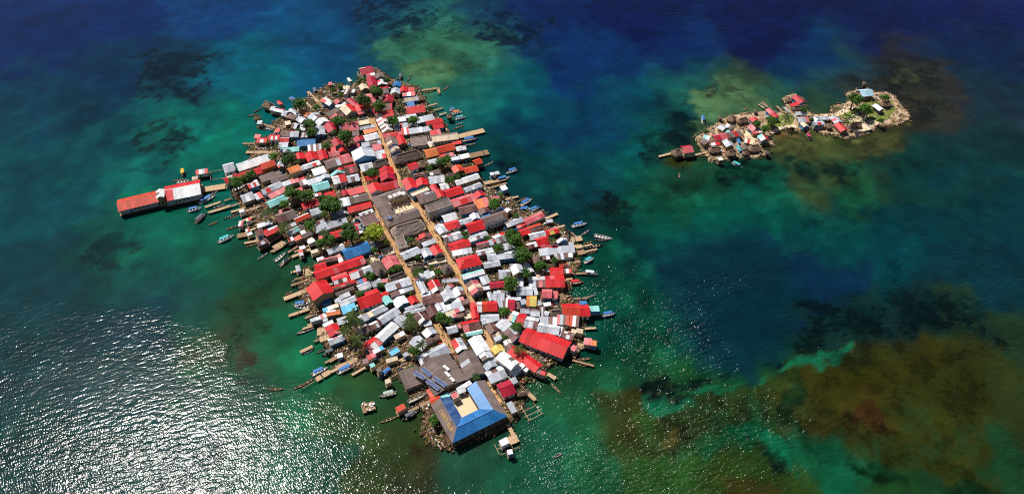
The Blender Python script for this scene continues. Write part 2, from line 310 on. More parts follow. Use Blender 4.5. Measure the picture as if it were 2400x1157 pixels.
def sdf(poly):
    P_ = np.array(poly); d = np.full(len(vx), 1e18); ins = np.zeros(len(vx), bool); n = len(P_)
    for i in range(n):
        a, b_ = P_[i], P_[(i + 1) % n]; ex, ey = b_ - a; wx_ = rx_ - a[0]; wy_ = ry_ - a[1]
        t_ = np.clip((wx_ * ex + wy_ * ey) / (ex * ex + ey * ey + 1e-9), 0, 1)
        d = np.minimum(d, (wx_ - ex * t_) ** 2 + (wy_ - ey * t_) ** 2)
        if a[1] != b_[1]: ins ^= ((a[1] > ry_) != (b_[1] > ry_)) & (rx_ < (b_[0] - a[0]) * (ry_ - a[1]) / (b_[1] - a[1]) + a[0])
    return np.where(ins, -1, 1) * np.sqrt(d)
rx_, ry_ = to_px(vx + (fbm(vx / 16 + 5, vy / 16) - .5) * 11 + (fbm(vx / 4.5, vy / 4.5, 3) - .5) * 5, vy + (fbm(vx / 16, vy / 16 + 8) - .5) * 13 + (fbm(vx / 4.5 + 40, vy / 4.5, 3) - .5) * 6)
BN1 = fbm(vx / 13 + 7, vy / 13 + 3, 4); BN2 = fbm(vx / 4.2 + 1, vy / 4.2 + 9, 3)
BN3 = .55 * fbm(vx / 6.5 + 15, vy / 6.5 + 2, 4) + .45 * fbm(vx / 2.6 + 5, vy / 2.6 + 2, 2)
weed = np.zeros(len(vx))
for col_, soft, wd_, poly in BEDS:
    sd_ = sdf(poly); spread = max(np.ptp(np.array(poly)[:, 0]), np.ptp(np.array(poly)[:, 1]) * 1.5)
    if wd_ > .3: sd_ = sd_ + (BN1 - .5) * min(60.0, spread * .55) + (BN2 - .46) * min(70.0, spread * .5) * wd_
    else: sd_ = sd_ + (BN1 - .5) * min(30.0, spread * .3)
    k_ = np.clip(.5 - sd_ / (2 * soft), 0, 1); k_ = k_ * k_ * (3 - 2 * k_) * (.92 if wd_ < .75 else .85)
    if wd_ >= .75: k_ = k_ * (.12 + .88 * np.clip((BN3 - .40) / .12, 0, 1))
    elif wd_ >= .5: k_ = k_ * (.6 + .4 * np.clip((BN3 - .40) / .14, 0, 1))
    seac = seac * (1 - k_[:, None]) + np.array(lin(col_)) * k_[:, None]; weed = weed * (1 - k_) + wd_ * k_
SHAL = [(1440, 640, 130, 190, 1), (1180, 320, 90, 120, .6), (380, 330, 190, 130, .7), (330, 500, 130, 90, .6), (1060, 140, 130, 60, .7), (1480, 830, 130, 110, 1), (1700, 440, 260, 60, .9), (1400, 1030, 170, 110, .9), (1560, 300, 90, 110, .7), (700, 850, 120, 80, .6), (1780, 1010, 150, 70, .8), (1350, 480, 120, 90, .8), (640, 620, 110, 80, .5), (2000, 460, 160, 50, .7), (1980, 1100, 160, 60, .8)]
sh_ = np.zeros(len(vx))
for (a, b_, rx, ry, k_) in SHAL: sh_ = np.maximum(sh_, k_ * np.exp(-(((qx - a) / rx) ** 2 + ((qy - b_) / ry) ** 2)))
mo = np.clip((fbm(vx / 11 + 21, vy / 11 + 5, 5) - .42) / .3, 0, 1); mo2 = np.clip((fbm(vx / 3.6 + 2, vy / 3.6 + 8, 3) - .35) / .4, 0, 1)
seac = seac * (1 - .30 * sh_[:, None] * (1 - mo[:, None])) + (sh_ * mo * (.45 + .55 * mo2))[:, None] * np.array(lin((14, 96, 66))) * .75
tone = 1 + (fbm(vx / 24 + 60, vy / 24, 4) - .5) * .65 + (fbm(vx / 6 + 31, vy / 6, 3) - .5) * .6
seac = seac * tone[:, None]
for (a, b_, rx, ry, s) in WEED:
    weed = np.maximum(weed, .7 * s * np.exp(-(((qx - a) / rx) ** 2 + ((qy - b_) / ry) ** 2) ** 1.5))
# how choppy the surface is: open water to the windward side, calm in the lee of the island
ux, uy = to_px(vx + (fbm(vx / 14, vy / 14) - .5) * 12, vy + (fbm(vx / 14 + 9, vy / 14) - .5) * 12)
edge = np.interp(ux, [0, 228, 330, 430, 490, 520, 545, 640, 700, 800, 860, 910, 950, 1000, 1050, 1200, 1300, 1400, 1500, 2400], [705, 715, 715, 742, 752, 800, 880, 905, 900, 925, 985, 1015, 1030, 1062, 1062, 1030, 920, 860, 700, 500])
sig = 1 / (1 + np.exp(-(uy - edge) / 9.0))
chop = 0.16 + 0.84 * sig * (1 + 0.9 * np.clip((ux - 650) / 450, 0, 1))
right = 1.0 + 3.3 * np.clip((uy - 330) / 480, 0, 1) * np.clip((2250 - ux) / 600, .5, 1)
chop = np.where(ux > 1180, chop + (np.maximum(chop * .6, right) - chop) * np.clip((ux - 1180) / 160, 0, 1), chop)
wind = fbm(vx / 30 + 3, vy / 16 + 11, 4); chop = chop * (0.55 + 0.9 * np.clip((wind - .25) / .5, 0, 1))
nx, ny = len(xs), len(ys)
idx = np.arange(nx * ny).reshape(ny, nx)
F = np.stack([idx[:-1, :-1].ravel(), idx[:-1, 1:].ravel(), idx[1:, 1:].ravel(), idx[1:, :-1].ravel()], 1)
sm = bpy.data.meshes.new('water')
sm.vertices.add(nx * ny); sm.vertices.foreach_set('co', np.stack([vx, vy, np.zeros_like(vx)], 1).ravel())
sm.loops.add(F.size); sm.loops.foreach_set('vertex_index', F.ravel())
sm.polygons.add(len(F)); sm.polygons.foreach_set('loop_start', np.arange(0, F.size, 4)); sm.update(); sm.validate()
ca = sm.attributes.new('bed', 'FLOAT_COLOR', 'POINT')
ca.data.foreach_set('color', np.concatenate([seac, weed[:, None]], 1).astype(np.float32).ravel())
cb = sm.attributes.new('chop', 'FLOAT', 'POINT'); cb.data.foreach_set('value', chop.astype(np.float32))
m, t, b = nodes('sea_water')
at = t.nodes.new('ShaderNodeAttribute'); at.attribute_name = 'bed'
ac = t.nodes.new('ShaderNodeAttribute'); ac.attribute_name = 'chop'
pos = worldpos(t)
n1 = N(t, 'ShaderNodeTexNoise', Scale=0.075, Detail=9.0, Roughness=0.68, Distortion=0.4); t.links.new(pos, n1.inputs['Vector'])
n2 = N(t, 'ShaderNodeTexNoise', Scale=0.38, Detail=6.0, Roughness=0.75); t.links.new(pos, n2.inputs['Vector'])
s = math_(t, 'ADD', n1.outputs['Fac'], math_(t, 'MULTIPLY', math_(t, 'SUBTRACT', n2.outputs['Fac'], 0.5), 0.45))
s = math_(t, 'ADD', s, math_(t, 'MULTIPLY', math_(t, 'SUBTRACT', at.outputs['Alpha'], 0.5), 0.30))
f = ramp(t, s, [(0.49, (0, 0, 0)), (0.57, (1, 1, 1))])
f = math_(t, 'MULTIPLY', f, math_(t, 'ADD', math_(t, 'MULTIPLY', at.outputs['Alpha'], 0.50), 0.32))
dk = mixc(t, 1.0, at.outputs['Color'], (0.28, 0.30, 0.34), 'MULTIPLY')
c = mixc(t, f, at.outputs['Color'], dk)
lt = ramp(t, n1.outputs['Fac'], [(0.30, (1.45, 1.45, 1.35)), (0.52, (1, 1, 1))])
c = mixc(t, 1.0, c, lt, 'MULTIPLY')
gain = t.nodes.new('ShaderNodeVectorMath'); gain.operation = 'SCALE'; gain.inputs['Scale'].default_value = 0.60
t.links.new(c, gain.inputs[0])
t.links.new(gain.outputs[0], b.inputs['Base Color'])
b.inputs['Roughness'].default_value = 0.15; b.inputs['IOR'].default_value = 1.33; b.inputs['Specular IOR Level'].default_value = 0.20
mp = N(t, 'ShaderNodeMapping'); mp.vector_type = 'TEXTURE'; mp.inputs['Rotation'].default_value = (0, 0, R(16)); mp.inputs['Scale'].default_value = (2.3, 0.86, 1)
t.links.new(pos, mp.inputs[0])
w1 = N(t, 'ShaderNodeTexNoise', Scale=0.62, Detail=1.5, Roughness=0.5, Distortion=0.5); t.links.new(mp.outputs[0], w1.inputs['Vector'])
mp2 = N(t, 'ShaderNodeMapping'); mp2.vector_type = 'TEXTURE'; mp2.inputs['Rotation'].default_value = (0, 0, R(-52)); mp2.inputs['Scale'].default_value = (1.7, 0.75, 1)
t.links.new(pos, mp2.inputs[0])
w2 = N(t, 'ShaderNodeTexNoise', Scale=1.5, Detail=1.0, Roughness=0.5); t.links.new(mp2.outputs[0], w2.inputs['Vector'])
h = math_(t, 'ADD', w1.outputs['Fac'], math_(t, 'MULTIPLY', w2.outputs['Fac'], 0.40))
h = math_(t, 'MULTIPLY', h, ac.outputs['Fac'])
bu = N(t, 'ShaderNodeBump', Strength=1.0, Distance=0.165); t.links.new(h, bu.inputs['Height']); t.links.new(bu.outputs[0], b.inputs['Normal'])
sm.materials.append(m)
tag(add('water', sm), 'clear green and blue sea over reefs and weed beds', None, None, 'structure')

# ------------------------------------------------------------------ the islands' ground
GZ = 0.7
MAIN = [(846,166),(880,160),(905,178),(930,193),(975,203),(990,225),(1000,245),(1015,265),(1040,290),(1052,310),(1065,330),(1085,345),(1100,380),(1120,400),(1128,430),(1160,450),(1195,465),(1222,490),(1255,505),(1280,512),(1325,540),(1345,575),(1358,600),(1355,620),(1338,650),(1330,690),(1365,715),(1372,740),(1360,770),(1358,795),(1335,825),(1300,850),(1262,868),(1235,888),(1222,905),(1232,930),(1225,955),(1205,985),(1190,1000),(1100,1035),(1062,1052),(1012,1047),(990,1012),(1002,972),(985,945),(962,928),(957,900),(930,878),(900,866),(870,858),(842,866),(805,848),(775,828),(748,790),(755,760),(728,740),(722,712),(708,690),(700,668),(710,640),(738,622),(765,602),(748,583),(722,566),(690,560),(655,550),(628,540),(600,520),(580,500),(562,472),(545,450),(540,422),(570,400),(590,370),(585,345),(610,328),(648,312),(640,292),(660,272),(700,252),(728,222),(765,202),(800,197),(820,207),(840,190)]
S4 = [(500,590),(540,560),(600,530),(680,480),(800,450),(900,450),(960,440),(1100,440),(1160,430),(1130,380),(1110,330),(1200,300),(1270,340),(1290,430),(1340,460),(1500,450),(1480,400),(1600,370),(1640,330),(1590,300),(1680,270),(1800,290),(1920,290),(1980,330),(2030,400),(2090,470),(2050,520),(1900,550),(1850,530),(1760,600),(1700,620),(1600,640),(1530,620),(1400,600),(1330,560),(1250,590),(1200,560),(1100,570),(1000,610),(1030,690),(980,700),(920,660),(940,720),(1000,770),(820,800),(740,790),(620,820),(540,810),(500,760),(480,720),(440,640)]
SMALL = [(1500 + x / 3.306, 130 + y / 3.306) for x, y in S4]
def shore(poly, seed):
    pp = [W(x, y, GZ * 0.4) for x, y in poly]; out = []; rg = random.Random(seed)
    for i, a in enumerate(pp):
        b_ = pp[(i + 1) % len(pp)]; n = max(1, int((b_ - a).length / 1.3))
        for k in range(n):
            p = a.lerp(b_, k / n); out.append((p.x + rg.uniform(-.5, .5), p.y + rg.uniform(-.5, .5)))
    return out
SH = [shore(MAIN, 1), shore(SMALL, 2)]
def inside(poly, x, y):
    c = False; j = len(poly) - 1
    for i in range(len(poly)):
        xi, yi = poly[i]; xj, yj = poly[j]
        if (yi > y) != (yj > y) and x < (xj - xi) * (y - yi) / (yj - yi) + xi: c = not c
        j = i
    return c
def on_land(x, y): return inside(SH[0], x, y) or inside(SH[1], x, y)
m, t, b = nodes('packed_earth')
pos = worldpos(t)
n1 = N(t, 'ShaderNodeTexNoise', Scale=0.22, Detail=6.0, Roughness=0.7); t.links.new(pos, n1.inputs['Vector'])
n2 = N(t, 'ShaderNodeTexNoise', Scale=1.8, Detail=5.0, Roughness=0.75); t.links.new(pos, n2.inputs['Vector'])
s = math_(t, 'ADD', math_(t, 'MULTIPLY', n1.outputs['Fac'], .55), math_(t, 'MULTIPLY', n2.outputs['Fac'], .45))
c = ramp(t, s, [(0.38, (0.016, 0.011, 0.008)), (0.49, (0.07, 0.042, 0.024)), (0.58, (0.20, 0.115, 0.06)), (0.70, (0.38, 0.25, 0.14))])
t.links.new(c, b.inputs['Base Color']); b.inputs['Roughness'].default_value = 0.95; b.inputs['Specular IOR Level'].default_value = 0.1
M_EARTH = m
m, t, b = nodes('islet_sand')
pos = worldpos(t)
n1 = N(t, 'ShaderNodeTexNoise', Scale=0.3, Detail=7.0, Roughness=0.72); t.links.new(pos, n1.inputs['Vector'])
t.links.new(ramp(t, n1.outputs['Fac'], [(0.34, (0.10, 0.065, 0.04)), (0.48, (0.30, 0.20, 0.12)), (0.62, (0.52, 0.38, 0.25))]), b.inputs['Base Color']); b.inputs['Roughness'].default_value = 0.95; b.inputs['Specular IOR Level'].default_value = 0.1
M_ISLET = m
for nm, sh, lab in (('island_ground', SH[0], 'packed brown earth of the crowded island'), ('islet_ground', SH[1], 'sandy ground of the narrow islet')):
    n = len(sh); cx = sum(p[0] for p in sh) / n; cy = sum(p[1] for p in sh) / n
    bmv = bmesh.new()
    rg = random.Random(5)
    top = [bmv.verts.new((p[0], p[1], GZ)) for p in sh]
    ctr = Vector((cx, cy))
    low = []
    for i, p in enumerate(sh):
        a = Vector(sh[i - 1]); c2 = Vector(sh[(i + 1) % n]); d = (c2 - a); nrm = Vector((d.y, -d.x)).normalized() if d.length else Vector((0, 0))
        if inside(sh, p[0] + nrm.x * .4, p[1] + nrm.y * .4): nrm = -nrm
        o = rg.uniform(.5, 1.6); low.append(bmv.verts.new((p[0] + nrm.x * o, p[1] + nrm.y * o, -0.6)))
    bmv.faces.new(top)
    for i in range(n): bmv.faces.new((top[i], top[(i + 1) % n], low[(i + 1) % n], low[i]))
    bmesh.ops.triangulate(bmv, faces=[f for f in bmv.faces if len(f.verts) > 4])
    bmesh.ops.recalc_face_normals(bmv, faces=bmv.faces)
    me = bpy.data.meshes.new(nm); bmv.to_mesh(me); bmv.free(); me.materials.append(M_EARTH if nm == 'island_ground' else M_ISLET)
    tag(add(nm, me), lab, None, None, 'structure')

def strip(name, pl, width, z, mat, label):
    p = [W(x, y, z) for x, y in pl]; L, Rr = [], []
    fine = []
    for i in range(len(p) - 1):
        k = max(1, int((p[i + 1] - p[i]).length / 2.0))
        fine += [p[i].lerp(p[i + 1], j / k) for j in range(k)]
    fine.append(p[-1]); rg = random.Random(len(pl)); v = []
    for i, a in enumerate(fine):
        d = (fine[min(i + 1, len(fine) - 1)] - fine[max(i - 1, 0)]); nr = Vector((-d.y, d.x, 0)).normalized()
        w_ = width / 2 + (vnoise(np.array(i * .35), np.array(len(pl) * 1.7)) - .5) * .9
        v.append(a + nr * (w_ + rg.uniform(-.2, .35))); v.append(a - nr * (w_ + rg.uniform(-.2, .35)))
    fc = [(2 * i, 2 * i + 1, 2 * i + 3, 2 * i + 2) for i in range(len(fine) - 1)]
    return tag(add(name, mesh(name, v, fc, [mat])), label, None, None, 'structure')
M_STREET = plain('sandy_street', (0.47, 0.27, 0.125), 0.95, 0.45, 0.5)
EAST = [(855, 245), (862, 262), (880, 300), (892, 325), (905, 355), (921, 388), (934, 430), (950, 448), (962, 468), (985, 492), (1006, 515), (1018, 545), (1029, 571), (1045, 598), (1060, 620), (1087, 659), (1107, 712), (1122, 745), (1135, 779), (1156, 828), (1167, 850), (1180, 868)]
WEST = [(815, 350), (826, 372), (840, 398), (866, 455), (872, 478), (888, 512), (906, 545), (925, 580), (946, 612), (963, 652), (980, 688), (997, 717), (1014, 745), (1031, 772), (1048, 800), (1063, 826)]
strip('street', EAST, 2.9, GZ + .012, M_STREET, 'wider sandy street passing the open side of the brown school')
strip('street', WEST, 2.4, GZ + .010, M_STREET, 'narrower sandy street passing the lime green tree')
strip('lane', [(1058, 815), (1035, 792), (1006, 800), (985, 815), (960, 830)], 3.2, GZ + .008, M_STREET, 'short sandy lane opening off the narrower street')
strip('lane', [(1140, 888), (1158, 920), (1175, 950), (1190, 978)], 1.6, GZ + .009, M_STREET, 'footpath along the wall of the blue roofed school')

# islet: beach strip, sand clearing and grass
M_GRASS = plain('short_grass', (0.16, 0.20, 0.035), 0.95, 0.5, 1.2)
def patch(name, px, z, mat, label, seed=0, n=3):
    p = [W(x, y, z) for x, y in px]; rg = random.Random(seed); v = []
    for i, a in enumerate(p):
        b_ = p[(i + 1) % len(p)]
        for k in range(n): 
            q = a.lerp(b_, k / n); v.append((q.x + rg.uniform(-.5, .5), q.y + rg.uniform(-.5, .5), z))
    return tag(add(name, mesh(name, v, [tuple(range(len(v)))], [mat])), label, None, None, 'structure')
s4 = lambda L: [(1500 + x / 3.306, 130 + y / 3.306) for x, y in L]
patch('sand_clearing', s4([(1600, 490), (1640, 460), (1720, 440), (1770, 470), (1740, 510), (1640, 520)]), GZ + .010, M_SAND, 'pale sand clearing on the islet by the palm')
patch('grass_patch', s4([(1550, 470), (1600, 440), (1700, 390), (1760, 350), (1860, 360), (1960, 350), (1980, 420), (1930, 490), (1870, 520), (1790, 500), (1700, 530), (1620, 530)]), GZ + .006, M_GRASS, 'green grass around the sand clearing on the islet')
patch('grass_patch', s4([(1070, 470), (1140, 450), (1200, 470), (1180, 530), (1100, 550), (1010, 560), (960, 540), (1040, 510)]), GZ + .006, M_GRASS, 'green grass in the middle of the islet behind the beach')
patch('sand_beach', s4([(1010, 590), (1060, 560), (1120, 545), (1200, 540), (1220, 556), (1110, 572), (1020, 606)]), GZ + .008, M_SAND, 'pale beach strip joining the two halves of the islet')
patch('sand_beach', s4([(1340, 462), (1500, 450), (1640, 390), (1680, 400), (1600, 440), (1520, 480), (1420, 485)]), GZ + .008, M_SAND, 'pale beach strip leading to the islet sand clearing')
patch('sand_beach', s4([(1760, 510), (1820, 500), (1850, 530), (1790, 560)]), GZ + .014, M_SAND, 'small pale beach beside the walled yard on the islet')
patch('sand_yard', s4([(790, 590), (850, 580), (900, 650), (860, 700), (830, 680)]), GZ + .009, M_SAND, 'pale swept yard between the pink roofed huts on the islet')

# ------------------------------------------------------------------ shared meshes
UB = mesh('unit_box', [(x, y, z) for z in (-.5, .5) for y in (-.5, .5) for x in (-.5, .5)],
          [(0, 2, 3, 1), (4, 5, 7, 6), (0, 1, 5, 4), (2, 6, 7, 3), (0, 4, 6, 2), (1, 3, 7, 5)], [M_WOOD])
def corr():
    n = 8; v = []; f = []
    for i in range(n + 1):
        x = -.5 + i / n; z = 1.0 if i % 2 else 0.45
        v += [(x, -.5, z), (x, .5, z), (x, -.5, 0), (x, .5, 0)]
    for i in range(n):
        a = 4 * i; b_ = a + 4
        f += [(a, b_, b_ + 1, a + 1), (a + 2, a + 3, b_ + 3, b_ + 2), (a, a + 2, b_ + 2, b_), (a + 1, b_ + 1, b_ + 3, a + 3)]
    f += [(0, 1, 3, 2), (4 * n, 4 * n + 2, 4 * n + 3, 4 * n + 1)]
    return mesh('corrugated_sheet', v, f, [ROOF['g']])
SHEET = corr()
def cyl(n=8, name='unit_post', mat=M_POST, r0=.5, r1=.5):
    v = [(r0 * math.cos(2 * math.pi * i / n), r0 * math.sin(2 * math.pi * i / n), 0) for i in range(n)] + [(r1 * math.cos(2 * math.pi * i / n), r1 * math.sin(2 * math.pi * i / n), 1) for i in range(n)]
    f = [(i, (i + 1) % n, n + (i + 1) % n, n + i) for i in range(n)] + [tuple(range(n))[::-1], tuple(range(n, 2 * n))]
    return mesh(name, v, f, [mat])
POST = cyl(6)
def box(name, parent, x, y, z, sx, sy, sz, mat, rot=(0, 0, 0)):
    return add(name, UB, parent, (x, y, z), rot, (sx, sy, sz), mat)

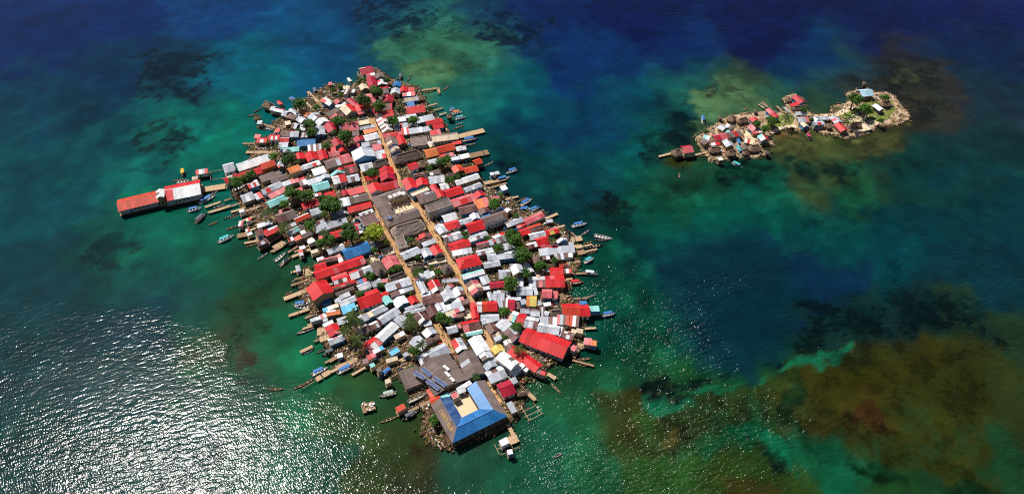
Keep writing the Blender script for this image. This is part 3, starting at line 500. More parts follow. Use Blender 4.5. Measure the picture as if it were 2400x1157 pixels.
# ------------------------------------------------------------------ traced things
DATA = """g 849.2 176.2 877.8 171.1 867.9 155.9 mmm/cmm
s 859.6 180.1 878.3 177.1 876.9 170.7 rw
s 858.9 184.5 880.1 183.2 878.9 177.6 dd
g 879.6 176.2 881.7 185.4 901.1 181.2 d/d
g 859.9 185 862.6 206.1 882.8 201.5 m/m 2
g 881 192.3 882.4 202.5 905.9 198.4 rw/ww
s 887.9 203.6 909.1 200.4 910.1 207.8 mm
g 893.5 209.2 899.7 220.2 914.2 219.9 d/d
g 899 225.8 896.2 239.9 919.8 239.3 m/m
g 842.3 202.2 846.4 213.3 863.5 207.5 c/c
s 851.3 229.9 873.4 228.5 870.7 221.3 pp
g 870.7 231.3 872 244.4 887.9 236.8 m/m
p 856.8 255.5 874.1 253.4 869.3 243 o/o
g 871.3 250.7 874.8 265.9 893.5 261.4 r/r
s 902.5 258.3 918.4 256.2 919.1 243.7 kkm
g 923.2 193.3 920.4 203.3 937.7 203.9 b/b
g 917.7 209.2 916 220.2 937.7 220.2 g/g
g 938.4 205 937 215.8 953.9 215.8 r/r
s 954.3 216.1 970 215.4 971.6 207.5 rr
s 944.6 225.8 973 224.4 972.3 217.5 pwp
g 949.5 238.9 981.3 235.4 978.5 227.1 ccg/ccg
n 982 234.1 994.4 234.1 992.4 224.4 n
s 955 251.3 971.6 248.6 970.2 238.5 bbb
g 957.8 265.2 1001.4 263.8 991 249.3 rrr/rrr
g 810.5 235.4 827.8 248.2 839.9 243.7 m/m
s 795.3 211.9 804.3 217.5 807 211.9 w
s 809.8 219.5 818.1 223 820.9 213.3 wk
s 818.1 214.7 831.9 220.2 829.2 211.9 gw
s 804.3 209.2 819.5 209.2 818.1 202.9 c
s 771.1 199.5 779.4 199.5 777.3 193.9 p
J 988.2 211.9 1026.9 206.4 5.5
J 1026.9 206.4 1029.7 219.5 5.5
B 841.6 181.5 837.5 168.4 -
B 825 198.1 813.3 185 g
B 938.4 188.4 939.8 173.9 d
B 955 189.8 963.3 177.3 -
B 1038 211.9 1051.8 203.6 -
T 883.1 214.7 13.8
T 851.3 234.1 14.5
T 887.2 247.9 13.1
T 905.2 187 6.9
T 852.7 187 6.9
T 841.6 192.6 4.8
T 796.7 204.3 6.2
T 779.4 209.8 5.5
T 797.3 224.4 5.5
T 935.7 256.2 8.3
P 938.4 235.4 8.3
T 1006.2 255.5 6.9
T 919.1 283.8 11.8
T 967.5 281.1 11.8
T 790.4 283.8 12.4
P 820.9 279.7 11.1
g 755.7 235.3 771.6 252.3 780.2 241.5 rw/ww
g 781.3 238.7 787.5 246.3 805.5 240.8 p/k
s 789.6 253.3 811.7 245 807.6 240.8 ww
g 797.2 254.6 812 270.8 837.3 260.9 c/r
g 830.4 248.4 835.2 265.7 854.6 258.8 r/r
s 840.8 269.2 852.5 265 850.5 261.5 r
g 769.5 275.4 777.2 280.2 810.3 274.7 p/k
s 764.7 266.4 770.2 274.7 795.1 262.2 d
n 613.3 249.1 632.6 258.8 645.8 247.7 n
g 634 259.5 643 262.2 649.2 252.6 g/g
g 644.4 261.5 663 268 666.5 259.5 ww/mm
g 661.7 269.8 670.7 274.7 678.9 262.9 g/w
s 670.7 273.3 689.3 282.3 696.2 272.6 kk
g 670.7 259.5 698.3 272.6 710.8 269.2 gg/gg
g 690.7 281.6 705.9 287.8 722.5 280.2 gw/gg
g 701.8 264.3 716.3 274.7 731.5 265.7 o/o
g 720.4 274.7 732.2 286 756.4 274.7 gg/gk
g 737 287.1 748.8 295.4 771.6 284.4 g/w
g 737.7 298.9 739.8 319.6 764 314.5 g/g
g 759.9 295.4 765.4 315.5 790.3 303 m/m
g 683.1 298.9 693.5 303.7 702.5 292 kg/ww
s 704.5 305.1 717 307.9 714.9 296.1 g
s 669.3 294.1 681.7 290.6 680.3 283 cc
g 681 318.9 702.5 323.1 699.7 309.3 gg/gg
s 703.2 322.4 721.1 322.4 721.1 312 kgkg
g 657.5 319.6 678.9 321 681.7 307.2 kk/kk
g 657.5 332.1 677.6 332.8 677.6 323.1 rr/ww
s 645.1 310 654.1 311.3 656.8 303 r
s 596 325.2 608.4 325.9 612.3 318.7 p
g 602.2 334.2 625 334.4 627.8 323.4 rwr/rrr
g 631.2 327.2 655.4 327.9 657.5 316.5 rwrwr/rrr
g 654.1 345.9 675.1 345.9 675.5 334.2 gg/gg
g 698.3 343.8 739.8 339 738.4 324.5 bbb/bbb
g 658.9 357 701.8 354.9 700.4 344.5 gtt/ttt
s 723.2 356.3 753.6 352.8 752.3 339.7 wkgkg
g 778.3 330 782 346.9 802.3 338.3 m/m
g 804.8 308.6 843.5 305.1 835.2 286 pp/pp
s 826.9 317.6 842.2 316.9 840.8 307.2 d
g 829 325.9 834.6 336.2 856 327.9 m/m
s 821.4 347.3 842.8 344.5 841.5 335.5 m
n 596 281.6 610.5 281.6 610.5 273.3 n
s 603.6 292 613.9 292.7 615.3 286.4 g
J 615.3 291.3 644.4 299.6 6.2
J 721.8 215.2 744 237.3 6.2
J 709.4 231.8 730.1 252.6 4.1
J 744 237.3 759.2 251.2 9.7
J 568.3 336.2 601.5 336.2 4.1
J 576.6 356.3 654.1 356.3 8.3
B 594.6 264.3 613.9 253.3 -
B 605 267.1 580.7 273.3 -
B 664.4 251.2 647.8 239.4 r
B 694.2 237.3 677.6 231.8 b
B 741.2 222.8 735.7 206.2 d
B 621.5 305.1 600.8 298.9 -
T 699.7 242.9 14.5
T 741.2 251.2 7.6
T 724.6 291.3 13.1
T 728.7 310.7 10.4
T 809 317.6 17.3
P 648.5 342.5 8.3
P 781.3 309.3 6.9
T 764.7 342.5 7.6
P 674.8 354.9 8.3
T 701.1 305.1 5.5
g 881.5 276.8 923 270.8 919.5 258.1 drr/rrr
g 882.9 281.6 887.7 295.4 911.2 289.9 wpw/pp
g 889.8 298.2 897.4 310.7 922.3 305.8 w/w
s 925.8 306.5 956.9 302.4 954.8 290.6 ggrgg
s 943 316.2 959.6 314.1 957.6 301.7 rwr
g 898.8 325.2 942.4 317.6 940.3 307.2 prp/rrr
g 929.2 320.3 935.4 340.4 951.3 336.2 r/r
g 902.2 327.2 909.8 345.2 935.4 339.7 kck/dd
g 912.6 349.4 918.8 360 939.6 353.5 kck/ck
f 934.7 287.1 952.7 284.4 949.3 272.6 ww
s 950.7 277.5 976.2 274 974.2 267.8 gg
s 980.4 288.5 1019.8 279.5 1012.2 270.5 ggg
g 1000.4 294.1 1037.8 286.4 1033.6 277.5 rrr/rrr
g 1017 303.7 1040.6 298.5 1035.7 288.2 rrr/rr
s 960.3 314.8 991.5 309.3 989.4 298.9 ggg
s 993.5 310 1008 305.1 1004.6 296.8 gg
s 1011.5 320.3 1034.3 314.8 1030.9 304.4 rrw
g 1015.7 332.8 1075.1 325.9 1069.6 310.7 cccc/dddd
f 965.2 344.5 1001.8 339 999.1 318.9 dd
g 1001.1 334.9 1006.7 346.6 1017.7 342.5 c/p
s 1062.7 340 1082 335.8 1080 329.7 rr
g 1071 354.2 1093.1 350.1 1089 341.1 ww/ww
g 845.5 305.1 880.1 298.9 876 292.7 gg/gg
s 853.8 315.5 881.5 307.2 880.1 298.5 oo
g 856.6 331.4 888.4 323.1 882.2 310.7 wwg/wwg
g 849.7 345.2 893.9 338.3 891.2 328.6 gkg/gkg
s 875.3 353.5 895.3 349.4 893.3 338.3 pp
s 957.6 297.5 972.8 296.1 971.4 289.9 w
f 842.8 292.7 866.3 288.5 862.1 275.4 c
J 1073.7 320.3 1134.6 305.1 13.8
J 1003.2 248.4 1024 242.9 3
J 1015.7 259.5 1038.5 252.6 3.9
J 1029.5 269.2 1046.1 264.3 3.9
B 1058.5 267.8 1083.4 263.6 o
B 1053 259.5 1068.2 257.4 b
B 1065.4 280.2 1093.1 274.7 t
B 1066.8 292.7 1086.2 288.5 -
B 1061.3 302.4 1085.5 296.1 -
B 1083.4 331.4 1120.8 324.5 b
B 1090.3 341.1 1115.2 336.2 -
n 1047.5 277.5 1061.3 277.5 1059.9 269.2 n
s 459.4 411.9 486.3 407.1 488.4 397.8 rwgr
p 451.8 423.7 464.9 422.3 462.8 414.7 c/c
g 528.5 406.4 552.7 400.9 546.5 382.9 gg/ww
g 563.1 399.5 637.8 377.3 625.3 362.8 wwww/gggg
g 614.6 398.1 645.8 386.7 639.2 374.3 ee/ee 2
g 561.7 420.9 615.7 405.7 608 393.3 rrr/rrr
g 531.3 432.7 561 417.5 555.5 404.3 rwr/rwr
s 615 428.5 647.5 415.4 641.2 402.9 dd
s 646.1 413.3 659.9 407.8 653 396 d
g 639.2 428.5 680 419.5 668.2 409.2 dd/dd
g 680.7 407.8 705.6 397.4 698.6 385.6 oo/oo 2
g 646.8 380.1 650.9 395.3 664.8 390.5 g/g
g 706.9 400.2 751.2 385 745.7 375.3 ggrw/wwww
g 688.3 362.8 693.1 376.2 715.9 372.1 r/r
g 714.6 362.8 721.5 380.8 746.8 373.2 r/r
s 663.4 437.5 701.4 425.1 697.3 416.8 gpp
s 702.8 423 714.6 419.1 711.8 411.2 r
g 618.4 456.9 662 436.1 653.7 424.1 grggg/ggggg
s 636.4 465.6 675.1 446.5 666.8 439.6 ppp
g 584.5 442.4 608 434.1 601.1 421.3 rgrw/ppww
g 570.7 475.5 597.7 465.9 590.1 449.3 gwg/ggg
s 601.8 469.3 616.3 462 609.4 450.7 gr
g 633.6 486.9 673.7 468.6 663.4 456.5 ttt/ttt
n 683.4 480.4 704.9 473.5 702.1 463.8 n
s 694.5 449.3 710.4 445.8 708.3 440.3 r
s 706.9 435.4 724.9 429.9 718 421.6 kw
T 550.7 428.5 15.2
T 588 406.4 9.7
T 578.3 417.5 11.1
T 668.2 377.3 11.8
T 681.4 370.4 10.4
T 643.3 366.3 11.1
T 682 449.3 15.2
T 701.4 454.8 12.4
T 718 460.3 13.8
P 697.3 378 6.9
T 664.1 478.3 11.1
B 467 476.9 505.7 458.9 b
B 488.4 458.3 510.5 449.3 -
B 440 496.3 473.9 487.3 b
B 550.7 449.3 578.3 437.5 -
J 470.4 445.1 532.7 435.4 16.6
J 480.1 485.2 517.5 472.8 4.8
J 487 497.7 539.6 481.1 4.1
J 523 471.4 542.4 464.5 3.5
J 541 497.7 575.5 486.6 3.5
J 491.2 402.2 525.8 396.7 1.9
J 493.9 421.6 525.8 416.1 1.9
J 493.9 402.2 493.9 421.6 1.9
g 745 356.3 749.1 377.3 768 371.2 r/r
s 737.1 412.6 764.7 403.3 758.8 391.5 ww
s 722.1 435.1 753.9 424.1 749.8 414.4 gg
g 736.2 450.6 772.6 439.3 767.8 422.9 ttt/ttt
g 711.8 491.1 748.4 479.4 741.5 465.3 rr/rr
s 769.8 358.4 788.5 354.9 785.8 346.3 rr
g 790.6 350.7 794.7 358.4 814.1 356.3 r/r
g 774.7 368.7 797.5 363.2 792.7 354.9 pp/pp
g 767.1 396.4 823.8 377.7 814.8 359.7 ddpp/ddpp
g 824.5 357 831.4 377 878.4 366.2 ww/gg 2
s 878.4 363.2 901.9 359.3 899.2 352.1 gg
s 880.5 373.6 905 369.8 902.6 360.4 ggr
n 877 395.7 909.5 384.6 904.7 371.5 d
n 926.8 385.3 991.8 369.4 980.8 351.4 d
g 846.6 404 874.3 396.4 870.8 379.1 wgw/www
g 857.7 425.4 884.6 417.8 881.2 407.5 rr/rr
g 888.1 397.8 894.3 425.4 926.8 420.6 rm/rm
g 897.8 447.8 934.9 438.6 926.8 421.3 rrp/mmm
g 860.4 435.8 869.4 453.8 896.4 445.9 r/r 2
g 770.5 407.5 777.5 413 810.7 405.4 t/t
g 790.6 398.5 795.4 405.4 807.9 400.5 r/r
g 812 407.5 839.7 401.2 832.8 384.6 kpk/rrr
g 783 432.4 813.4 424.1 807.2 407.5 wwrr/wwrr
g 815.5 428.5 843.2 422.9 838.3 407.5 gdg/ggg
g 749.8 413 754.6 420.6 774 416.4 g/g
g 765 468.6 788.5 462.1 783 447.3 rrr/rrr
g 798.9 449.6 803.7 461.1 817.6 455.2 m/m
s 818.3 458.6 855.6 450.1 850.1 439.3 rrr
g 822.4 479.1 865.3 468.3 861.1 451.7 ddd/ddd
s 798.9 485.6 821.4 480.1 817.6 464.2 gwwg
n 788.5 462.8 802.4 462.8 798.2 450.3 n
s 737.3 461.4 754.6 456.6 752.6 451.7 wr
g 943.4 424.7 953.1 447.8 978.3 438.6 r/r
g 973.2 422 978 437.2 1004.3 433.7 r/r
T 870.1 401.9 10.4
T 878.4 403.3 6.9
T 774.7 478 20.7
T 788.5 479.4 12.4
T 753.9 465.5 8.3
g 1000.9 369.7 1031.3 362.8 1023 346.2 oo/oo
g 1030.6 360.1 1069.3 351.8 1058.9 337.2 eeee/eeee
s 1023 368.4 1061.7 364.9 1058.9 356.6 rpp
g 960.7 399.8 982.2 393.7 974.6 380.1 rr/rr
n 981.5 392.6 1000.9 389.8 996.7 375.3 n
g 1006.4 387.3 1035.4 380.1 1031.3 369.3 gg/gg
g 969.7 416.1 993.9 410.5 992.6 403.6 kk/gg
g 1008.5 411.9 1031.3 406.4 1028.5 397.4 dd/dd
n 1047.9 416.8 1065.2 412.6 1061.7 402.9 d
g 1007.8 432 1042.4 426.4 1038.9 409.8 gwgw/ggg
g 1057.6 393.3 1065.2 406.4 1088 399.8 e/e
g 1090.8 406.7 1121.5 400.2 1115.7 388.4 eee/eee
g 1115.7 388.7 1132.3 383.2 1122.6 373.2 ee/ee
s 1056.9 377.6 1078.3 373.2 1076.2 366.3 gg
s 1081.1 373.2 1101.1 368.4 1097.7 360.5 ww
g 1071.4 435.4 1124 417.5 1117 406.4 wwww/wwww
g 1033.4 446.5 1051.8 441 1047.9 427.1 wgw/ww
g 1092.1 451.3 1129.5 436.1 1123.3 427.1 gwgg/gggg
g 1017.5 449.3 1025.8 465.2 1043 458.9 r/r
g 1002.2 436.8 1017.5 450.7 1034.1 447.9 r/r
g 1048.6 464.8 1085.9 452.3 1076.2 435.4 rrr/rrr
g 1108 456.2 1116.3 466.6 1138.5 458.3 r/r
g 1065.2 485.2 1115.9 469.3 1105.3 453.4 prrpp/ppppp
s 1119.8 490.8 1148.9 481.1 1139.2 464.5 oop
s 1155.8 472.8 1172.4 471.4 1166.8 461 p
g 984.3 479.7 1023.7 465.9 1014.7 445.1 ddd/ddd
f 967.7 462.4 1006.4 446.5 1000.9 438.2 cdd
f 1006.4 498.4 1059.6 480.4 1049.3 465.2 dkd 2
s 1150.2 412.6 1158.5 410.8 1155.8 406.4 w
s 1161.3 411.9 1171 408.5 1168.2 402.9 g
s 1177.2 449.3 1189.7 444.4 1184.1 435.4 w
T 1046.5 373.2 11.1
T 1035.4 378.7 11.1
T 1013.3 387.7 6.2
T 1071.4 414.7 8.3
T 1088 409.2 4.1
T 1052 421.6 9.7
T 1157.2 478.3 15.2
T 1006.4 393.9 6.9
T 1173.7 456.2 5.5
B 1211.1 398.1 1184.8 407.8 b
B 1163.4 424.4 1194.5 416.1 b
B 1136.4 389.1 1155.8 379.4 -
B 1209 474.2 1233.2 463.8 -
B 1220.8 482.5 1246.4 467.2 b
B 1147.5 434.1 1175.1 427.1 -
J 1100.4 365.6 1144.7 355.9 15.2
J 1133.6 429.9 1186.2 417.5 9.7
J 1132.3 445.1 1187.6 428.5 4.1
g 653.2 523.3 694.7 508.7 686.4 490.7 kkdd/dddd
s 654.6 501.1 668.4 496.3 664.3 490.7 p
s 666.3 497 680.2 492.8 677.4 487.3 r
g 694.7 521.9 726.8 507.3 720.3 497.7 eee/www
g 730 506.7 753.5 498.4 750 485.2 gg/gg
s 675.3 535 696.1 526.7 690.6 521.2 gg
g 679.5 552.3 711.3 535 703.7 526.7 gtd/gtd
g 624.9 555.8 656.7 541.9 649.1 529.8 rrr/rww
g 602 556.4 620 550.2 614.5 537.8 kk/kk
s 607.6 535 628.3 529.5 624.2 522.6 wg
s 617.2 528.8 638 525.3 635.2 520.5 pw
g 606.2 580.7 628.3 568.2 624.2 558.5 kgk/kkk
s 578.5 545.4 586.8 541.9 584.1 537.1 wr
s 582 554.4 593 550.2 590.3 545.4 g
s 559.2 531.5 568.8 531.5 571.6 521.2 wp
s 578.5 521.2 589.6 517 586.8 511.5 cr
s 563.3 500.4 574.4 497 571.6 492.1 g
g 711.3 559.9 734.8 548.8 728.6 539.8 dd/dd
s 706.5 550.2 716.8 546.1 714.1 539.8 w
s 678.1 568.2 690.6 564.1 686.4 557.1 rw
s 693.3 567.5 708.5 559.9 703 553 ee
s 721 561.3 732.7 558.5 730.7 555.8 c
s 723.7 573.7 739 566.8 736.2 561.3 ww
g 779.1 558.5 806.7 551.6 799.8 538.5 rrr/rrr
s 748.6 559.9 761.1 558.5 758.3 553 e
g 743.8 528.1 768 515.6 762.5 508 kgk/kk
g 743.1 545.4 813.7 522.6 808.1 507.3 ggggg/ggggg
s 777.7 510.1 810.9 497.7 806.7 492.1 gw
g 772.2 595.9 809.5 583.4 801.2 572.4 ggg/www
s 730.7 597.2 748.6 590.3 747.3 584.1 c
s 701.6 594.5 711.3 591.7 708.5 587.6 e
s 703 600.7 711.3 597.2 709.9 593.1 g
g 751.4 620.8 792.9 612.5 787.4 598.6 kkk/ppp
s 704.4 586.2 716.8 582.7 714.1 578.6 w
T 772.2 485.2 20.7
P 626.9 496.3 12.4
P 661.5 532.2 15.2
P 759.7 541.9 11.1
T 727.9 526.7 11.8
T 769.4 559.9 13.8
T 750 569.6 11.8
T 646.3 493.5 5.5
B 523.2 514.3 559.8 499.7 -
B 490 527.4 510.1 519.8 -
B 528.7 538.5 557.1 529.5 -
B 510.7 568.9 549.5 551.6 t
B 568.8 572.4 592.4 562.7 -
B 576.4 578.6 602 571.7 -
B 602.7 608.3 629 592.4 -
B 644.9 612.5 669.8 593.1 -
B 657.4 622.8 682.3 603.5 s
B 575.8 509.4 592.4 500.4 -
J 571.6 535.7 606.2 525.3 3.9
J 555.7 553 584.1 547.5 12.4
J 573 569.6 607.6 562.7 5.5
J 633.8 590.3 660.1 577.9 5.5
J 674 591.7 716.8 565.4 4.4
J 642.1 582 668.4 566.8 15.2
J 683.6 602.1 727.9 583.4 6.9
J 490 497.7 526 488 4.1
J 539.8 496.3 575.8 486.6 3.3
J 575.8 494.9 611.7 482.4 4.1
J 741.7 608.3 768 598.6 2.8
g 819.4 499.4 871.3 484.9 867.1 472.4 rrrr/rrrr
g 845 507.7 875.4 496 871.3 489.7 wkwkw/www
f 853.3 533.3 887.9 520.9 876.8 497.3 kc
s 871.3 526.4 886.5 522.2 885.8 520.2 r
g 836 540.9 846.4 536.8 840.9 522.2 rw/rr
s 838.1 548.5 851.9 543 846.4 538.8 pw
n 923.8 562.4 998.5 537.5 987.5 510.5 q
f 937.7 581.7 959.8 580.3 943.2 556.8 dd
g 973.6 548.5 984.7 556.8 1017.9 558.9 r/k
g 984.7 567.9 1017.2 556.8 1006.8 548.5 kkk/rrr
s 993 578.9 1022 567.9 1017.9 559.6 gg
g 1006.1 581.7 1017.9 599 1038 590.7 r/r
g 987.5 587.2 993 606.6 1012.4 596.9 g/g
g 947.4 609.4 986.1 592.8 976.4 577.6 ggg/ggg
s 869.9 581 893.4 572 889.3 564.4 gg
g 812.5 608 870.6 587.2 857.5 565.8 bbbb/bbbb
g 1017.9 531.9 1030.3 549.9 1049.7 541.6 g/g
g 1048.3 541.6 1079.4 530.5 1071.8 513.9 rrr/rrr
g 1042.8 521.5 1073.2 512.6 1064.9 497.3 www/ggg
g 1044.2 569.3 1082.9 556.8 1076 541.6 gwg/www
g 1058 590.7 1103.7 576.2 1094 558.2 rrrr/rrrr
f 897.6 598.3 925.2 591.4 919.7 577.6 cc
s 832.6 509.8 868.5 520.9 865.8 515.3 gw
T 876.8 541.6 19.4 Y
T 876.8 555.4 12.4 Y
T 820.1 545.8 18
T 810.4 531.9 9.7
T 962.6 562.4 8.3
T 977.8 601.1 5.5
T 875.4 584.5 6.9
T 850.5 561 6.9 Y
T 904.5 566.5 6.9 Y
g 1080.1 503.2 1118.8 494.2 1111.9 477.6 kkk/kkk
g 1118.8 493.5 1128.5 506.7 1152.7 499 k/k
s 1127.1 505.3 1146.5 499.7 1143.7 494.9 b
g 1097.4 503.9 1106.4 515.6 1128.5 512.9 w/g
g 1135.4 525.3 1188.7 506.7 1181.1 492.8 dddk/dddd 2
g 1077.3 529.5 1106.4 519.8 1100.9 508.7 gg/gg
g 1100.9 546.8 1136.8 535.7 1124.4 514.3 rrr/rrr
g 1156.9 496.3 1179.7 489.4 1175.5 485.2 wb
g 1179.7 493.5 1188 498.4 1200.4 492.8 w/g
g 1190.8 532.2 1229.5 519.1 1219.8 509.4 wggg/gggg
g 1234.3 527.4 1276.5 507.3 1266.8 496.3 ppp/ppp
s 1214.3 535 1232.3 527.4 1226.7 521.9 wr
g 1224 553.7 1272.4 535.7 1264.1 522.6 rkkk/reee
g 1102.2 566.8 1145.8 553.7 1136.8 542.6 wggg/gggg
g 1165.9 571.7 1189.4 561.3 1176.9 544.7 gg/wr
s 1157.6 565.4 1167.2 571 1164.5 555.8 r
g 1120.2 583.4 1156.2 572.4 1152 560.6 kkg/rrg
s 1179.7 587.6 1211.5 579.3 1206 567.5 ggg
g 1118.8 598.6 1157.6 591.7 1150.7 581.3 gwg/ggg
g 1145.1 611.1 1212.9 602.8 1208.7 587.6 ggggg/ggggg
g 1244.7 564.1 1280.7 555.8 1273.7 540.5 ggg/wgg
g 1262.7 579.3 1290.3 572.4 1277.9 553 r/r
g 1239.2 583.4 1261.3 576.5 1255.8 565.4 kkw/www
g 1280.7 553 1311.1 544.7 1302.8 533.6 ryr/rrr
g 1305.6 566.8 1305.6 569.6 1328.4 559.9 w/g
s 1266.8 600 1337.4 590.3 1333.2 575.1 gggggg
g 1268.2 580.7 1306.9 579.3 1305.6 575.1 pr/gg
s 1336 591.7 1347.1 590.3 1342.9 569.6 g
s 1322.2 604.2 1341.5 601.4 1341.5 593.1 kw
s 1272.4 609.7 1289 606.9 1287.6 600 kw
s 1301.4 609.7 1322.2 606.9 1319.4 594.5 gdg
g 1136.1 629.1 1172.8 622.1 1168.6 609.7 ggg/ggg
p 1067 606.2 1078.7 630.4 1131.3 619.4 r/r
s 1062.8 598.6 1107.8 591.7 1102.2 580.7 wg
s 1282 521.2 1298.6 521.2 1293.1 515.6 g
T 1203.2 555.8 18
T 1196.3 544.7 9.7
T 1168.6 582 11.1
T 1224 594.5 18
T 1219.8 577.9 9.7 Y
T 1089.8 547.5 7.6
T 1139.6 557.1 6.9
P 1293.1 559.9 9.7
T 1266.8 620.8 12.4
T 1300 608.3 6.9
T 1212.9 505.3 6.9
T 1092.6 555.8 6.9
B 1215.7 495.6 1246.1 488.7 b
B 1239.2 497.7 1266.1 486.6 b
J 1273.7 514.3 1306.9 500.4 6.2
J 1275.1 499.7 1286.2 497 1.7
J 1297.3 535 1323.5 528.1 4.1
J 1233.6 590.3 1264.1 598.6 16.6
B 1339.9 531.3 1375.1 524.4 b
B 1361.3 552 1380.7 539.6 -
B 1391 552 1437.4 561 -
B 1391.7 562.4 1424.9 563.1 -
B 1369.6 579.7 1413.2 574.2 -
J 1338.5 543.7 1350.2 554.8 3.5
J 1339.2 561.7 1364.1 557.6 13.8
J 1361.3 578.3 1387.6 572.1 3.5
J 1344.7 578.3 1364.1 576.9 9.7
J 1351.6 593.5 1371 589.4 11.1
g 739.2 632.6 766.9 625.6 760.7 611.8 rr/rr
g 745.4 656.1 856.1 618 846.4 599.4 rrrrrr/rrrrrr
s 789.7 598.7 796.6 616 800.8 613.2 w
s 745.4 614.6 760.7 609.7 759.3 606.3 w
s 780.7 658.8 816 647.8 809.1 633.9 rrr
g 786.2 664.4 827 654.7 818.7 642.2 wkwr/rrrr
g 824.3 656.1 874.1 639.5 865.8 621.5 wkgg/rkwg
g 777.2 681 832.6 661.6 828.4 654.7 kpkr/rrrr
g 788.3 694.8 829.8 676.8 828.4 669.9 dd/dd
g 719.2 675.4 735.8 708.6 780.7 685.1 rr/rr 2
s 752.4 707.2 773.1 700.3 771.7 696.9 b
s 799.4 701.7 821.5 692 817.4 684.4 gg
s 786.2 708.6 800.1 704.5 796.6 697.6 g
s 834 667.1 861.6 658.8 857.5 649.2 kbr
g 843.6 682.4 871.3 671.3 863 658.8 gwg/ggg
g 874.1 674.1 894.8 664.4 890.7 650.5 gg/gg
n 867.2 617.3 882.4 649.2 905.9 638.1 d
g 892.7 610.4 908.6 631.2 940.5 620.1 p/p
n 914.2 660.2 950.1 645 944.6 633.9 d
s 894.8 661.6 908.6 661.6 908.6 654.7 p
g 907.3 686.5 962.6 667.1 957.1 647.8 ggggg/ggggg
g 867.2 719.7 910 689.3 904.5 679.6 wr/rr
g 842.3 729.4 893.4 704.5 885.1 672.7 rrr/rrr
g 893.4 700.3 903.1 716.9 919.7 707.2 t/t
g 919.7 707.2 930.8 723.8 958.4 707.2 w/w
s 918.3 696.2 968.1 676.8 964 667.1 kwgg
g 954.3 700.3 962.6 715.5 979.2 707.2 r/r
s 806.3 733.5 839.5 726.6 828.4 712.8 uu
g 803.5 718.3 843.6 701.7 835.3 690.7 wgg/ggg
s 770.3 726.6 795.2 718.3 791.1 711.4 wc
g 767.6 739.1 799.4 736.3 795.2 725.2 oo/ww
g 876.8 739.1 908.6 726.6 897.6 715.5 gg/gg
f 871.3 614.6 890.7 611.8 885.1 595.2 c
s 697 638.1 705.3 636.7 701.9 625.6 g
s 757.9 729.4 767.6 726.6 766.2 722.5 u
T 733 628.4 6.9
T 865.8 645 11.1
T 845 689.3 10.4
T 889.3 667.1 6.2
T 900.3 667.1 6.2
T 821.5 736.3 8.3
T 916.9 633.9 8.3
T 934.9 628.4 8.3
B 687.3 716.9 727.5 710 b
B 726.1 721.1 690.1 719.7 -
B 733 732.1 760.7 718.3 -
B 724.7 739.1 763.4 728 -
B 713.6 650.5 681.8 661.6 -
J 665.2 700.3 720.5 679.6 10.4
J 681.8 638.1 697 633.9 5.5
J 709.5 639.5 738.5 635.3 20.7
J 681.8 668.5 723.3 654.7 4.8
J 676.3 740 724.7 722.5 5.5
J 741.3 606.3 766.2 599.4 2.8
g 1046 685.4 1048.7 689.6 1064 673 g/g
n 965.8 631.5 996.2 630.1 990.7 616.3 d
n 1029.4 626 1040.4 645.3 1064 634.3 d
g 969.9 650.9 990.7 688.2 1008.6 684.1 g/g
s 986.5 655 1018.3 649.5 1004.5 637 gg
s 1003.8 649.5 1016.9 645.3 1012.8 637 w
g 1003.1 664.7 1014.2 689.6 1037.7 678.5 rw/rg
g 1030.8 685.4 1041.8 708.9 1066.7 697.9 g/g
g 1037.7 660.5 1076.4 660.5 1072.3 652.2 gg/kw
g 1058.4 678.5 1068.1 696.5 1091.6 689.6 w/gk
g 994.8 714.5 1039.1 708.9 1030.8 686.8 kkk/kkk
s 990.7 697.9 1011.4 692.4 1008.6 686.8 g
s 994.8 700.7 1030.8 689.6 1029.4 685.4 k
s 1019.7 714.5 1029.4 736.6 1051.5 729.7 gg
g 1015.5 713.1 1026.6 728.3 1044.6 722.8 g/g
g 996.2 722.8 1007.2 743.5 1029.4 736.6 k/k
s 1043.2 728.3 1083.3 718.6 1077.8 707.6 wgg
s 1059.8 710.3 1087.5 700.7 1084.7 696.5 wp
s 1086.1 713.1 1102.7 707.6 1098.5 699.3 k
s 1047.4 740.8 1087.5 725.5 1084.7 718.6 cg
s 1054.3 746.3 1072.3 740.8 1069.5 735.2 wp
s 1072.3 743.5 1088.9 740.8 1086.1 733.8 k
g 1087.5 655 1135.9 641.2 1130.3 630.1 www/ttt
g 1092.3 667.5 1105.4 692.4 1134.5 679.9 kcp/pck
s 1130.3 670.2 1146.9 661.9 1142.8 643.9 gg
g 1101.3 713.1 1102.7 750 1122 744.9 r
g 1156.6 706.2 1164.9 710.3 1166.3 684.1 g
g 951.9 729.7 990.7 714.5 987.9 707.6 gg/gk
g 949.2 736.6 997.6 725.5 994.8 720 gg/gg
f 1004.5 619 1046 612.1 1043.2 602.4 c
f 954.7 620.4 975.4 616.3 972.7 612.1 c
f 1091.6 746.3 1112.4 742.1 1104.1 728.3 c
g 931.2 747.7 940.9 756 957.5 747.7 g/g
P 976.8 637 12.4
T 1028 638.4 9
T 1011.4 624.6 4.8
P 960.2 740.8 11.1
T 1030.8 743.5 11.8
T 990.7 637 5.5
T 962.3 687.5 3.5
g 1169.8 653.6 1196.8 650.9 1195.4 630.8 gg/gg
g 1198.8 627.3 1201.6 648.1 1226.5 638.4 w/g 2
g 1196.1 626 1223.7 624.6 1222.4 617.7 gg/gg
g 1224.4 620.4 1237.6 641.2 1251.4 635.6 w/g
g 1149 675.8 1183.6 672.3 1180.9 657.8 mm/mm
s 1211.3 670.2 1226.5 670.2 1225.1 652.2 gg
s 1240.3 673 1279.1 671.6 1279.1 656.4 ggkpk
g 1240.3 656.4 1279.1 655 1279.1 650.2 ww
